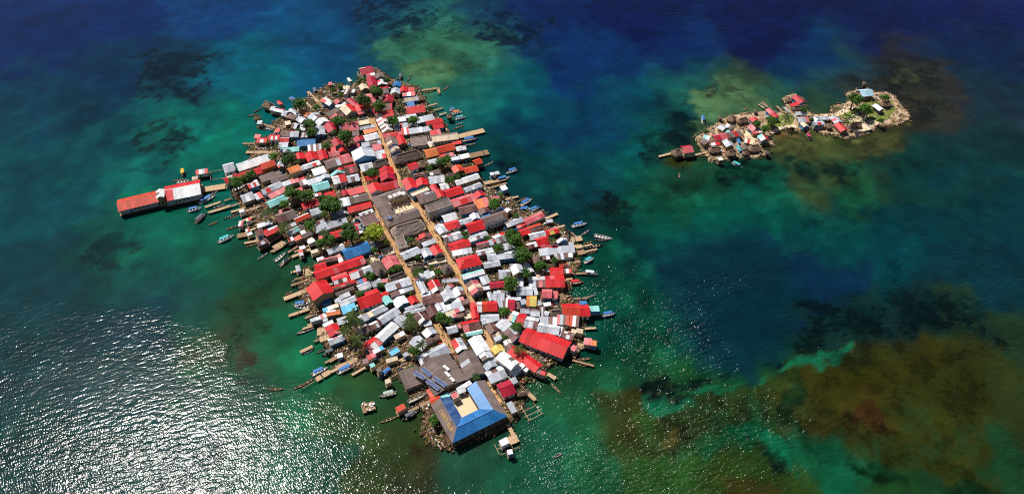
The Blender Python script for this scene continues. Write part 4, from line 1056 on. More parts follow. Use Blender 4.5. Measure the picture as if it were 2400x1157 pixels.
g 1279.1 673 1323.3 671.6 1320.6 646 rrr/rrr
g 1287.4 645.3 1320.6 643.9 1319.2 626.7 rrr/rrr
s 1321.9 641.2 1338.5 638.4 1337.8 628.7 kwe
s 1283.2 637.7 1294.3 634.3 1291.5 629.4 w
f 1255.5 646.7 1274.9 645.3 1273.5 631.5 c
n 1284.6 626 1301.2 626 1299.8 617.7 n
g 1310.9 626 1330.2 624.6 1330.2 617.7 ek/ee
s 1243.1 617.7 1265.2 616.3 1265.2 602.4 kk
g 1211.3 691.7 1248.6 691 1247.2 672.3 ggg/ggg
s 1250 692.4 1258.3 689.6 1255.5 674.4 g
g 1270.1 697.2 1292.9 697.9 1293.6 678.5 pp/pp
s 1293.6 697.9 1306.7 698.6 1307.4 683.4 p
g 1146.3 686.8 1153.2 706.2 1161.5 704.8 g
g 1160.1 703.4 1183.6 704.8 1183.6 681.3 gg/gg
s 1185 700.7 1196.1 699.3 1194.7 682.7 g
s 1165.6 722.8 1178.1 720 1178.1 703.4 g
g 1120 731.1 1165.6 728.3 1162.9 704.8 werr/werr
g 1187.8 725.5 1205.8 724.2 1208.5 700.7 mm/mm
s 1179.5 718.6 1187.8 718.6 1189.2 700.7 kw
s 1205.8 724.2 1216.8 722.8 1218.2 708.9 k
s 1197.5 704.8 1222.4 704.8 1219.6 697.9 g
g 1233.4 715.9 1258.3 717.9 1258.3 695.1 oyy/oyy
s 1223.7 714.5 1234.8 710.3 1232 700.7 g
s 1259.7 715.9 1266.6 713.1 1262.5 704.8 g
n 1284.6 743.5 1317.8 739.4 1316.4 721.4 d
g 1319.2 740.8 1360.7 739.4 1357.9 711.7 eee/rrr
g 1360.7 740.8 1382.8 739.4 1377.3 714.5 rr/rr
s 1360.7 714.5 1378.6 714.5 1373.1 707.6 b
g 1244.5 739.4 1266.6 742.1 1266.6 725.5 ggg/kgk
g 1218.2 735.2 1240.3 736.6 1241.7 722.8 gg/kk
s 1268 743.5 1277.7 743.5 1277.7 722.8 kgk
g 1211.3 749.1 1234.8 750.4 1236.2 736.6 rr/rr
g 1128.3 751.8 1169.8 751.8 1168.4 736.6 gg/gg
s 1128.3 679.9 1147.7 678.5 1144.9 673 g
s 1274.9 715.9 1291.5 714.5 1290.1 710.3 w
s 1381.4 732.5 1403.5 729.7 1403.5 718.6 t
T 1222.4 602.4 15.2
T 1232 596.9 11.1
T 1196.1 661.9 15.2
T 1193.3 671.6 11.1
T 1230.7 641.2 12.4
T 1277.7 623.2 7.6
T 1259.7 622.5 6.9
T 1179.5 728.3 11.1
T 1189.2 729.7 8.3
B 1369 616.3 1391.1 605.2 t
B 1367.6 639.8 1401.5 643.9 g
B 1333 664.7 1366.2 661.9 r
B 1346.8 704.8 1394.6 691.7 -
B 1409.8 740.8 1443.7 734.5 b
J 1339.9 634.3 1363.4 632.9 2.1
J 1339.9 642.6 1363.4 641.9 2.8
J 1341.3 634.3 1341.3 642.6 2.1
J 1308.1 695.1 1327.5 696.5 12.4
J 1313.6 678.5 1321.9 678.5 8.3
J 1381.4 731.1 1403.5 731.1 1.9
J 1323.3 655 1341.3 650.9 5.5
J 1306.7 617.7 1360.7 612.1 6.9
g 763 769.2 773.4 790.6 799.7 778.8 r/r
s 759.6 765 781.7 755.3 778.9 751.2 w
s 757.5 751.9 767.9 748.4 766.5 745 g
s 752.7 746.3 766.5 741.5 762.4 737.3 pw
s 729.8 755.3 754.1 748.4 751.3 742.9 g
g 773.4 810.7 806.6 795.4 802.5 780.2 gg/ww
s 794.2 760.9 816.3 755.3 810.8 742.9 gg
g 848.1 756.7 867.5 745.6 857.8 731.8 gg/gg
s 864.7 745.6 879.9 737.3 873 727.7 c
g 867.5 776.1 895.1 762.2 886.8 748.4 kgkgk/kwwwk
g 897.9 759.5 938 733.2 925.6 719.4 ggg/ggg
g 895.1 801 936.6 766.4 915.9 756.7 wwww/wwww
g 868.9 825.9 897.9 802.4 881.3 784.4 pp/rr
g 841.2 785.8 867.5 776.1 856.4 759.5 cd/cc
s 866.1 843.2 882.7 832.8 875.8 824.5 rp
s 877.2 828.6 900.7 817.6 895.1 810.7 wgu
s 928.3 795.4 949.1 783 944.9 774.7 cw
f 918.6 835.5 938 823.1 929.7 812 u
s 947.7 834.2 961.5 830 956 825.9 g
s 792.8 838.3 805.2 835.5 801.1 827.2 w
s 852.3 852.1 864.7 849.4 861.9 839.7 d
J 675.9 740.1 724.3 723.5 6.9
J 714.6 745.6 737.5 735.3 4.8
J 708.4 770.5 734.7 762.2 4.1
J 734.7 760.2 759.6 755.3 4.1
J 703.6 824.5 732.6 810.7 6.9
J 772 846.6 791.4 835.5 6.9
J 788.6 860 838.4 838.3 6.9
J 792.8 824.5 821.8 805.1 4.1
J 743 777.5 765.1 774.7 18
J 748.5 795.4 770.7 788.5 13.8
B 735.4 766.4 696 783 -
B 734.7 765 707.7 769.8 -
B 761 818.9 743 825.9 -
B 787.2 821.7 753.4 834.2 d
B 820.4 812 794.2 827.2 -
P 827.4 744.3 22.1
P 809.4 770.5 16.6
P 837 794.1 18
P 960.1 752.6 18
g 926.3 750.1 944.3 772.2 959.5 755.6 g/g
g 970.5 743.2 983 763.9 1006.5 747.3 kw/k
g 988.5 779.2 1001 794.4 1025.9 780.5 w/g
s 994.1 761.2 1014.8 759.8 1007.9 752.9 gg
s 1014.8 795.8 1031.4 791.6 1027.2 783.3 k
s 999.6 799.9 1014.8 793 1009.3 787.5 k
g 959.5 802.7 974.7 816.5 996.8 798.5 g/g
s 977.5 817.9 988.5 820.7 1002.4 806.8 gw
g 1050.8 783.3 1074.3 776.4 1068.7 759.8 gg/gg
s 1071.5 770.9 1078.4 768.1 1074.3 759.8 kp
g 1088.1 779.2 1125.4 768.1 1119.9 744.6 gkk/rrr
g 1095 787.5 1132.4 780.5 1128.2 772.2 ttt/www
g 1056.3 801.3 1071.5 826.2 1095 816.5 rw/gg
g 1096.4 798.5 1117.2 833.1 1147.6 819.3 w/w
g 1137.9 765.3 1150.3 787.5 1171.1 777.8 k/k
s 1153.1 790.2 1178 784.7 1175.2 770.9 kck
s 1161.4 798.5 1176.6 790.2 1172.5 784.7 g
g 1131 761.2 1169.7 748.7 1166.9 736.3 gg/gg
s 1160 761.2 1179.4 776.4 1201.5 759.8 gg
g 1182.2 780.5 1201.5 804.1 1222.3 787.5 k/gk
g 1180.8 801.3 1190.5 819.3 1204.3 811 wk/wk
g 1151.7 816.5 1160 831.7 1182.2 820.7 y/y
g 1158.6 841.4 1196 869.1 1218.1 851.1 w/w 2
g 1191.8 827.6 1220.1 853.8 1232 842.8 r/r
g 981.6 834.5 989.9 855.2 1005.1 848.3 g/g
g 1002.4 852.5 1060.4 827.6 1039.7 806.8 gggg/gggg
g 1122.7 833.1 1132.4 848.3 1157.3 837.2 w/g
s 1132.4 849.7 1166.9 842.8 1162.8 842.8 g
g 1132.4 856.6 1142 870.4 1166.9 856.6 g/g
s 906.9 848.3 933.2 841.4 930.4 837.2 c
T 969.2 824.8 12.4
P 988.5 805.4 12.4
T 1052.1 750.1 9.7
T 1212.6 765.3 11.1
P 1215.4 816.5 12.4
T 1099.2 787.5 5.5
T 966.4 860.8 6.9
T 1090.9 787.5 5.5
g 1273.8 735.2 1289.1 742.1 1290.4 732.4 w
g 1224.1 765.6 1257.2 771.9 1262.8 746.3 ggk/wwg
g 1185.3 747.7 1207.5 758.7 1218.5 735.2 pct/pww
g 1207.5 760.1 1225.4 764.3 1236.5 736.6 rr/rr
s 1262.8 760.1 1304.3 761.5 1305.7 744.9 ggkg
s 1305.7 758.7 1333.3 761.5 1333.3 742.1 pgke
s 1334.7 761.5 1356.8 765.6 1356.8 742.1 ewk
g 1258.6 778.1 1308.4 787.8 1312.6 765.6 gggg/wgwg
s 1305.7 785 1319.5 790.5 1323.6 769.8 wk
g 1318.1 789.2 1341.6 798.8 1345.8 783.6 kwk/wkw
g 1349.9 779.5 1365.1 783.6 1366.5 773.9 c/c
s 1338.9 778.1 1349.9 782.2 1351.3 773.9 c
s 1367.9 808.5 1385.9 809.9 1387.3 796.1 pp
s 1385.9 811.3 1395.6 811.3 1396.9 800.2 o
s 1336.1 819.6 1345.8 825.1 1352.7 815.4 p
g 1217.1 798.8 1260 816.8 1279.4 783.6 rrr/rrr
g 1260.7 816.8 1318.1 838.9 1338.9 801.6 rrr/rrr
g 1192.2 826.5 1253.1 873.5 1269.7 855.5 rrrrr/rrrrr
s 1253.1 872.1 1275.2 879.1 1278 873.5 kr
s 1222.7 863.8 1232.4 870.8 1237.9 863.8 w
s 1197.8 873.5 1201.9 877.7 1225.4 856.9 w
J 1356.8 765.6 1388.6 765.6 2.8
J 1341.6 843.1 1392.8 856.9 4.1
J 1354.1 816.8 1344.4 837.6 8.3
J 1365.1 816.8 1351.3 808.5 5.5
J 1345.8 804.4 1366.5 808.5 6.9
B 1356.8 772.6 1391.4 768.4 -
B 1351.3 841.7 1384.5 840.3 -
B 1283.5 848.6 1262.8 844.5 -
B 1283.5 837.6 1265.5 826.5 -
B 1258.6 847.2 1239.3 829.3 -
T 1182.6 791.9 6.9
J 740.3 889.2 773.5 869.8 11.1
J 773.5 871.2 835.8 843.5 6.9
J 707.1 909.9 738.9 891.9 3.5
J 824.7 878.1 873.1 850.4 4.8
J 906.3 887.8 940.1 872.6 3.5
J 848.2 958.3 878.6 948.6 20.7
B 686.4 912 721.7 896.1 -
B 730.7 879.5 769.4 861.5 b
B 792.9 873.9 833 854.6 b
B 889.7 885 925.7 860.1 b
B 928.4 919.6 886.9 930.7 v
B 628.3 912 665 911.3 -
s 870.3 861.5 880 858.7 875.9 853.2 t
s 885.6 873.9 895.2 869.8 892.5 862.9 d
s 904.9 898.8 917.4 896.1 914.6 890.5 c
g 974.1 864.6 1018.3 925.4 1095.8 888.1 dddd/dddd
s 954 908.8 997.6 895 976.8 863.2 dd
g 1070.9 835.5 1095.8 888.1 1138.6 874.3 dd/dd
s 932.6 968.3 951.2 957.2 946.4 946.9 ee
g 1012.1 947.6 1034.2 936.5 1026.6 924.1 ee/ee
s 1008.6 909.5 1018.3 926.8 1021.8 924.7 e
s 1037.7 935.1 1057 926.8 1050.1 918.5 t
g 1073.6 922.7 1091.6 915.8 1084.7 897.8 ww/ww
s 1090.2 907.5 1105.4 897.8 1101.3 892.2 w
f 1062.6 936.5 1076.4 929.6 1068.1 915.8 pw
B 958.8 944.8 1000.3 925.4 -
B 952.6 957.9 981 944.8 -
B 945.7 983.5 982.4 960.7 d
B 891.1 990 932.6 975.2 -
B 987.9 979.4 1010.7 960 -
J 954.7 965.5 1007.2 939.3 6.2
J 909 888.1 957.5 857.7 3.5
J 925.6 850.7 956.1 836.9 8.3
P 1115.1 881.2 9.7
T 1010 947.6 3.5
g 1179.2 931.3 1209.6 919.5 1193 890.5 mm/mm
g 1151.5 897.4 1191.6 880.1 1175 853.8 gg/gg
s 1199.9 968.6 1211.7 962.4 1198.5 942.4 gg
s 1199.9 900.9 1215.1 895.3 1206.8 884.3 g
n 1215.1 928.5 1234.5 923 1230.3 914.7 n
J 1282.9 874.6 1302.3 887 7.6
J 1223.4 903.6 1248.3 936.8 4.1
J 1238.6 921.6 1255.2 936.8 8.3
J 1222 953.4 1240 983.8 1.4
J 1249.7 942.4 1269.1 968.6 1.4
J 1222 965.9 1253.8 950.7 1.4
J 1228.9 976.9 1266.3 958.9 1.4
J 1235.9 986.6 1273.2 967.2 1.4
B 1291.2 898.1 1313.3 920.2 -
B 1233.1 909.2 1246.9 928.5 -
B 1237.2 880.1 1253.8 896.7 -
B 1262.1 880.1 1280.8 892.6 -
J 1189.8 992.3 1208.2 1029 7.3
J 1191.7 1032.7 1213.7 1025.3 16.5
s 1177 1045.5 1195.3 1038.2 1186.2 1027.2 w
J 1158.7 1040 1171.5 1065.7 1.7
J 1171.5 1065.7 1219.2 1045.5 1.7
J 1164.2 1051.9 1213.7 1035.4 1.7
J 1180.7 1048.3 1186.2 1058.3 1.7
J 1199 1042.8 1202.7 1052.8 1.7
s 1191.7 1063.8 1200.8 1062 1199 1056.5 w
B 1296.2 1071.2 1318.2 1061.1 -
T 1015.7 986.8 10.1
T 1017.5 977.7 7.3
g 282.8 494.8 373.4 475.7 365.8 451.2 eeeeee/eeeeee
g 389.3 472.9 471.3 456.9 468.2 424.3 rwwwww/rrrrrr
g 367.2 447.8 370.7 465.1 389.7 463.7 w/w 2
B 457.8 523.8 484.1 500.3 d
B 403.8 424.3 435.7 420.1 -
B 413.5 428.4 446 424.3 -
B 429.4 414.6 429.4 395.2 y
J 560 520 600 505 4
J 575 545 625 522 5
J 590 530 622 515 3
J 600 562 640 540 4
J 622 575 660 552 4
J 640 590 690 560 4
J 655 570 700 548 3
J 520 490 565 475 4
J 540 512 580 496 3
J 690 590 735 570 4
J 560 497 600 484 3
J 605 548 650 530 3
J 1175 470 1215 460 4
J 1370 590 1400 583 4
J 1350 640 1385 640 4
J 1340 700 1378 698 4
J 1370 770 1398 768 4
J 1360 800 1395 806 3
J 1080 320 1110 312 4
J 1240 505 1275 492 4
J 735 800 770 785 4
J 720 762 750 752 4
J 690 655 730 642 4
J 760 850 800 830 4
n 1582.6 370.7 1599.8 361.7 1590.9 347.9 n
g 1601.9 361.7 1624.7 357.6 1616.4 341.7 ppp/mmm
n 1662.8 358.9 1689.1 354.8 1686.3 343 n
n 1705 367.9 1725.3 362.4 1721.6 350 n
n 1758.2 357.6 1784.5 350.7 1777.6 336.8 n
n 1732.6 291.2 1754.1 282.9 1747.2 273.2 n
n 1702.9 280.1 1719.5 287 1726.4 274.6 n
g 1736.8 343.7 1741.6 356.2 1752.7 349.3 d/d
n 1743 363.1 1756.8 360.3 1751.3 350.7 n
g 1693.2 331.3 1701.5 345.8 1720.6 342.4 g/g
g 1676.6 329.9 1706.3 324.4 1696 311.9 mpp/ppp
g 1708.4 323 1740.2 317.5 1727.8 305.7 drd/drd
g 1684.9 299.5 1694.6 309.8 1702.9 299.5 g/g
g 1702.2 295.3 1711.2 306.4 1720.2 299.5 d/d
s 1700.1 312.6 1711.2 313.3 1709.8 306.4 t
s 1647.6 324.4 1661.4 328.5 1664.2 321.6 tw
g 1643.4 331.3 1648.9 341 1664.2 335.4 d/d
s 1665.5 335.4 1675.2 334.1 1673.8 328.5 k
s 1668.3 341 1687.7 338.2 1684.9 334.7 wr
g 1754.1 299.5 1765.1 311.9 1779 303.6 p/p
s 1765.1 313.3 1785.9 309.2 1779 302.2 pw
g 1773.4 318.8 1784.5 329.9 1803.9 328.5 tw/r
g 1756.8 280.1 1763.7 287 1777.6 280.8 r/r
g 1794.2 258 1812.2 277.3 1826 274.6 pmr/pmr
s 1745.8 334.1 1756.8 336.8 1756.8 329.9 wr
n 1684.9 280.1 1693.2 280.1 1691.8 273.2 d
n 1767.9 263.5 1774.8 263.5 1774.1 255.9 d
n 1794.2 363.1 1803.9 362.4 1801.1 354.1 d
s 1684.2 379 1693.2 376.2 1690.4 370 w
B 1646.9 289.1 1646.9 271.8 b
B 1714.6 382.5 1740.2 394.9 t
B 1725 332.7 1736.1 350.7 b
B 1725 349.3 1737.5 368.6 t
B 1743 259.4 1752.7 251.1 -
B 1592 416.3 1592 406 -
J 1543.8 366.6 1575.6 358.9 4.8
J 1624.1 364.5 1657.2 356.2 4.1
J 1693.2 277.3 1705.7 291.2 3.9
J 1776.2 244.1 1791.4 253.8 2.8
J 1787.3 240 1799.7 251.1 4.8
J 1820.5 248.3 1845.4 273.2 4.8
J 1626.8 313.3 1648.9 343.7 1.7
T 1774.8 289.8 9.7
T 1810.8 282.9 9.7
T 1803.9 277.3 7.6
T 1792.8 302.2 9.7
T 1655.9 309.2 5.5
g 1859.2 229.6 1870.2 249.4 1882.9 239.1 m/m
s 1852.8 244.6 1856 250.2 1873.4 247 r
n 1843.3 237.5 1857.6 235.9 1854.4 225.6 n
n 1860.7 259.7 1889.2 254.9 1884.5 247 d
g 1865.5 270.7 1890.8 267.6 1887.7 259.7 gg/dg
g 1871.8 287.4 1898 285 1892.4 273.9 gp/gp
g 1905.1 278.7 1911.4 286.6 1920.9 280.2 w/g
g 1919.3 281.8 1943.1 280.2 1938.3 272.3 gg/gg
g 1909.8 293.7 1932 291.3 1927.2 283.4 grg/ggg
g 1945.5 277.1 1955.7 291.3 1973.2 286.6 g/g
g 1957.3 292.9 1969.2 311.9 1984.2 305.6 r/r
n 1938.3 301.6 1951 299.2 1947.8 288.2 n
g 1876.6 289.7 1882.9 299.2 1894 296.1 c/c
n 1996.9 298.5 2020.7 293.7 2015.9 285 n
f 2009.6 311.1 2042 300.8 2024.6 283.4 c
g 2019.9 227.2 2047.6 224 2033.3 209 iii/iii
g 2046 248.6 2060.2 261.2 2071.3 256.5 w/w
n 2066.6 250.2 2088.7 247 2084 237.5 n
n 2022.2 199.5 2030.2 199.5 2028.6 192.4 d
B 1913 308 1900.3 291.3 m
B 1898.7 327.7 1887.7 313.5 m
B 2072.9 254.1 2093.5 250.2 -
J 2024.6 199.5 2033.3 207.4 4.7
J 1875 291.3 1897.2 310.3 3.2
T 2003.2 231.2 15
T 2028.6 254.9 13.5
T 2036.5 259.7 7.9
T 2072.9 228 9.5
P 1993.7 273.9 14.2
P 1957.3 254.9 11.1
P 1846.5 273.9 12.7
T 1882.9 256.5 7.9
T 2065 283.4 7.1
T 1901.9 280.2 5.5"""
REC = [ln.split() for ln in DATA.strip().split('\n')]
HOUSES = []; TREES = []; PALMS = []; BOATS = []; PIERS = []
for r_ in REC:
    k = r_[0]
    if k in 'gsfpn':
        v = [float(a) for a in r_[1:7]]; st = int(r_[8]) if len(r_) > 8 else 1
        HOUSES.append(dict(k=k, v=v, c=r_[7], st=st))
    elif k == 'T': TREES.append((float(r_[1]), float(r_[2]), float(r_[3]), len(r_) > 4))
    elif k == 'P': PALMS.append((float(r_[1]), float(r_[2]), float(r_[3])))
    elif k == 'B': BOATS.append((float(r_[1]), float(r_[2]), float(r_[3]), float(r_[4]), r_[5]))
    elif k == 'J': PIERS.append(tuple(float(a) for a in r_[1:6]))

def fit(h, ze):
    x0, y0, x1, y1, x2, y2 = h['v']
    p0, p1, p2 = W(x0, y0, ze), W(x1, y1, ze), W(x2, y2, ze)
    u = (p1 - p0); v = (p2 - p1); L, Wd = u.length, v.length
    au = math.atan2(u.y, u.x); av = math.atan2(v.y, v.x)
    s = 1 if (u.x * v.y - u.y * v.x) > 0 else -1
    dev = (av - s * math.pi / 2 - au + math.pi) % (2 * math.pi) - math.pi
    ang = au + dev * (Wd / (L + Wd))
    k = math.cos(dev)                      # a skewed trace is wider than the rectangle it stands for
    cen = (p0 + p2) / 2
    h.update(x=cen.x, y=cen.y, a=ang, s=s, L=max(1.6, L * max(.75, math.sqrt(abs(k)))), Wd=max(1.5, Wd * max(.7, math.sqrt(abs(k)))))
rh = random.Random(11)
for h in HOUSES:
    small = h['k'] == 's'
    h['wallh'] = (1.9 + rh.uniform(-.25, .35) if small else 2.2 + rh.uniform(-.2, .5)) + (h['st'] - 1) * 2.2
    if h['k'] == 'n': h['wallh'] = 1.7 + rh.uniform(-.1, .2)
    if h['k'] == 'f' and set(h['c']) == {'c'}: h['wallh'] = 0.9
    fit(h, GZ + h['wallh'])
    h['land'] = on_land(h['x'], h['y'])
    h['base'] = GZ if h['land'] else GZ + .45
# ease apart the roofs whose traces overlap
def axes(h): return Vector((math.cos(h['a']), math.sin(h['a']))), Vector((-math.sin(h['a']), math.cos(h['a'])))
def pen(a, b_):
    d = Vector((b_['x'] - a['x'], b_['y'] - a['y'])); best = None
    for ax in axes(a) + axes(b_):
        ra = sum(abs(e.dot(ax)) * l / 2 for e, l in zip(axes(a), (a['L'], a['Wd']))); rb = sum(abs(e.dot(ax)) * l / 2 for e, l in zip(axes(b_), (b_['L'], b_['Wd'])))
        o = ra + rb - abs(d.dot(ax))
        if o <= 0: return None
        if best is None or o < best[0]: best = (o, ax if d.dot(ax) > 0 else -ax)
    return best
for it in range(5):
    for i, a in enumerate(HOUSES):
        for b_ in HOUSES[:i]:
            if abs(a['x'] - b_['x']) + abs(a['y'] - b_['y']) > 26: continue
            p = pen(a, b_)
            if p and p[0] < 2.4:
                o, ax = p; mv = min(o * .25, .3)
                wa = a['L'] * a['Wd']; wb = b_['L'] * b_['Wd']
                a['x'] -= ax.x * mv * wb / (wa + wb); a['y'] -= ax.y * mv * wb / (wa + wb)
                b_['x'] += ax.x * mv * wa / (wa + wb); b_['y'] += ax.y * mv * wa / (wa + wb)
                for h in (a, b_):
                    e = axes(h); 
                    if abs(e[0].dot(ax)) > .7: h['L'] = max(1.8, h['L'] - o * .12)
                    elif abs(e[1].dot(ax)) > .7: h['Wd'] = max(1.7, h['Wd'] - o * .12)

for h in HOUSES: h['L'] *= 1.05; h['Wd'] *= 1.05
# landmarks that labels can point to
LAND = [('brown courtyard school', 928, 485), ('blue roofed school', 1110, 960), ('solar panelled roof', 1020, 870), ('long red pier hall', 390, 465), ('lime green tree', 877, 548),
        ('two long thatched halls', 955, 372), ('wide earth quay', 1122, 362), ('long red roofed hall', 790, 630), ('big red shed with white skylights', 1280, 800), ('three tall palms', 828, 760),
        ('large glossy red hip roof', 1098, 615), ('blue ribbed roof', 835, 588), ('island tip', 860, 170), ('long thatched jetty house', 640, 252), ('turquoise roofs', 690, 455), ('pink roofed waterside house', 1253, 513),
        ('orange red twin roofs', 1085, 400), ('vermilion twin roofs by the rail jetty', 1310, 655)]
LAND2 = [('islet jetty house', 1590, 355), ('islet sand clearing', 2010, 275), ('islet thatched huts', 1720, 345), ('islet grass', 1840, 290), ('islet shore shed with crimson roof', 1860, 238), ('walled yard on the islet', 2015, 300)]
LW = [(n, W(x, y, 1)) for n, x, y in LAND]; LW2 = [(n, W(x, y, 1)) for n, x, y in LAND2]
def landmark(x, y):
    L = LW2 if x > 75 and y > 225 and W(1480, 300).x < x else LW
    return min(L, key=lambda l: (l[1].x - x) ** 2 + (l[1].y - y) ** 2)[0]
def cols(h):
    s = h['c'].replace('/', ''); o = []
    for ch in sorted(set(s), key=lambda ch: -s.count(ch)): o.append(CNAME.get(ch, 'grey'))
    return o
def neigh(x, y, skip=None, n=2):
    L = sorted((q for q in HOUSES if q is not skip), key=lambda q: (q['x'] - x) ** 2 + (q['y'] - y) ** 2)[:n]
    return [cols(q)[0] for q in L]

# ------------------------------------------------------------------ houses
def prism(L, Wd, z0, ze, zr, kind):
    x, y = L / 2, Wd / 2
    if kind == 'g':
        v = [(-x, -y, z0), (x, -y, z0), (x, y, z0), (-x, y, z0), (-x, -y, ze), (x, -y, ze), (x, y, ze), (-x, y, ze), (-x, 0, zr), (x, 0, zr)]
        f = [(0, 1, 5, 4), (2, 3, 7, 6), (1, 2, 6, 9, 5), (3, 0, 4, 8, 7), (4, 5, 9, 8), (6, 7, 8, 9), (3, 2, 1, 0)]
    else:
        v = [(-x, -y, z0), (x, -y, z0), (x, y, z0), (-x, y, z0), (-x, -y, ze), (x, -y, ze), (x, y, zr), (-x, y, zr)]
        f = [(0, 1, 5, 4), (2, 3, 7, 6), (1, 2, 6, 5), (3, 0, 4, 7), (4, 5, 6, 7), (3, 2, 1, 0)]
    return v, f
def sheets(parent, L, ylo, yhi, zlo, zhi, letters, flip, rg):
    """roof sheets of one slope, from the eave (ylo, zlo) up to (yhi, zhi)"""
    n = max(len(letters), round(L / 1.9)); n = max(1, min(n, 14)); sw = L / n
    dy = yhi - ylo; sl = math.hypot(dy, zhi - zlo); ang = math.atan2(zhi - zlo, abs(dy)) * (1 if dy > 0 else -1)
    for i in range(n):
        ch = letters[min(len(letters) - 1, int(i * len(letters) / n))]
        if rg.random() < .08 and ch in 'gwpdr' and sl < 4.5: ch = rg.choice('gwkdp') if ch != 'r' else rg.choice('prm')
        ex = rg.uniform(-.02, .05) * sl * .5
        cy = (ylo + yhi) / 2 - math.copysign(ex, dy) * .4; cz = (zlo + zhi) / 2
        o = add('roof_sheet', SHEET, parent, (-L / 2 + sw * (i + .5), cy, cz + .02 + .012 * (i % 2)), (ang, 0, rg.uniform(-.008, .008)), (sw * 1.03, sl + ex, .055), ROOF[ch])
def openings(t_, L, Wd, z0, wh, a, rg, doorm):
    """door and windows on the walls that turn to the light lanes around the house"""
    faces = [(0, -1, L, Wd / 2), (0, 1, L, Wd / 2), (1, 0, Wd, L / 2), (-1, 0, Wd, L / 2)]
    best = sorted(faces, key=lambda f: (math.sin(a) * f[0] + math.cos(a) * f[1]))[:2]
    first = True
    for fx, fy, ln, off in best:
        rz = 0 if fx == 0 else math.pi / 2
        k = int((ln - .8) / 1.7)
        for j in range(max(0, min(k, 5))):
            q = (j - (min(k, 5) - 1) / 2) * 1.7
            x = fx * off if fx else q; y = fy * off if fy else q
            if first: box('door', t_, x, y, z0 + .95, .85, .1, 1.85, doorm, (0, 0, rz)); first = False
            else: box('window', t_, x, y, z0 + 1.45, .75, .09, .7, M_DARK, (0, 0, rz))
def stilts(t_, L, Wd, z0, base, n=None):
    nx = max(2, int(L / 3) + 1)
    for i in range(nx):
        for sy in (-1, 1):
            add('stilt', POST, t_, (-L / 2 + .2 + (L - .4) * i / (nx - 1), sy * (Wd / 2 - .2), -base - .8), (0, 0, 0), (.22, .22, base + .8 + z0), None)
def build_thatch(h, rg, t_):
    L, Wd = h['L'], h['Wd']; wh = h['wallh']; zr = wh + min(L, Wd) * .42
    wv, wf = prism(L - .9, Wd - .9, 0, wh + .2, wh + .2, 's')
    add('wall', mesh('cane_wall', wv, wf, [rg.choice([WALLS[0], WALLS[5]])]), t_)
    nu, nv = 28, 7; v = []; f = []
    rl = max(.25, (L - Wd * .75) / 2)
    for j in range(nv + 1):
        q = j / nv
        for i in range(nu):
            th = 2 * math.pi * i / nu; cx, sx = math.cos(th), math.sin(th)
            e = .55
            bx = math.copysign(abs(cx) ** e, cx) * L / 2; by = math.copysign(abs(sx) ** e, sx) * Wd / 2
            tx = max(-rl, min(rl, bx)); x = bx + (tx - bx) * q; y = by * (1 - q)
            z = wh - .15 + (zr - wh + .15) * (q ** .92) + rg.uniform(-.09, .09)
            v.append((x + rg.uniform(-.08, .08), y + rg.uniform(-.08, .08), z))
    for j in range(nv):
        for i in range(nu):
            a = j * nu + i; b_ = j * nu + (i + 1) % nu
            f.append((a, b_, b_ + nu, a + nu))
    f.append(tuple(range(nu))[::-1])
    mt = {'n': M_THATCH, 'd': M_THATCH_D, 'q': M_THATCH_Q}[h['c'][0]]
    rf = add('roof', mesh('thatch_roof', v, f, [mt]), t_)
    if L > 4: add('ridge_cap', UB, rf, (0, 0, zr - .03), (0, 0, 0), (2 * rl + .8, .5, .22), mt)
    box('door', t_, 0, -(Wd - .9) / 2, .8, .9, .1, 1.5, M_DARK)

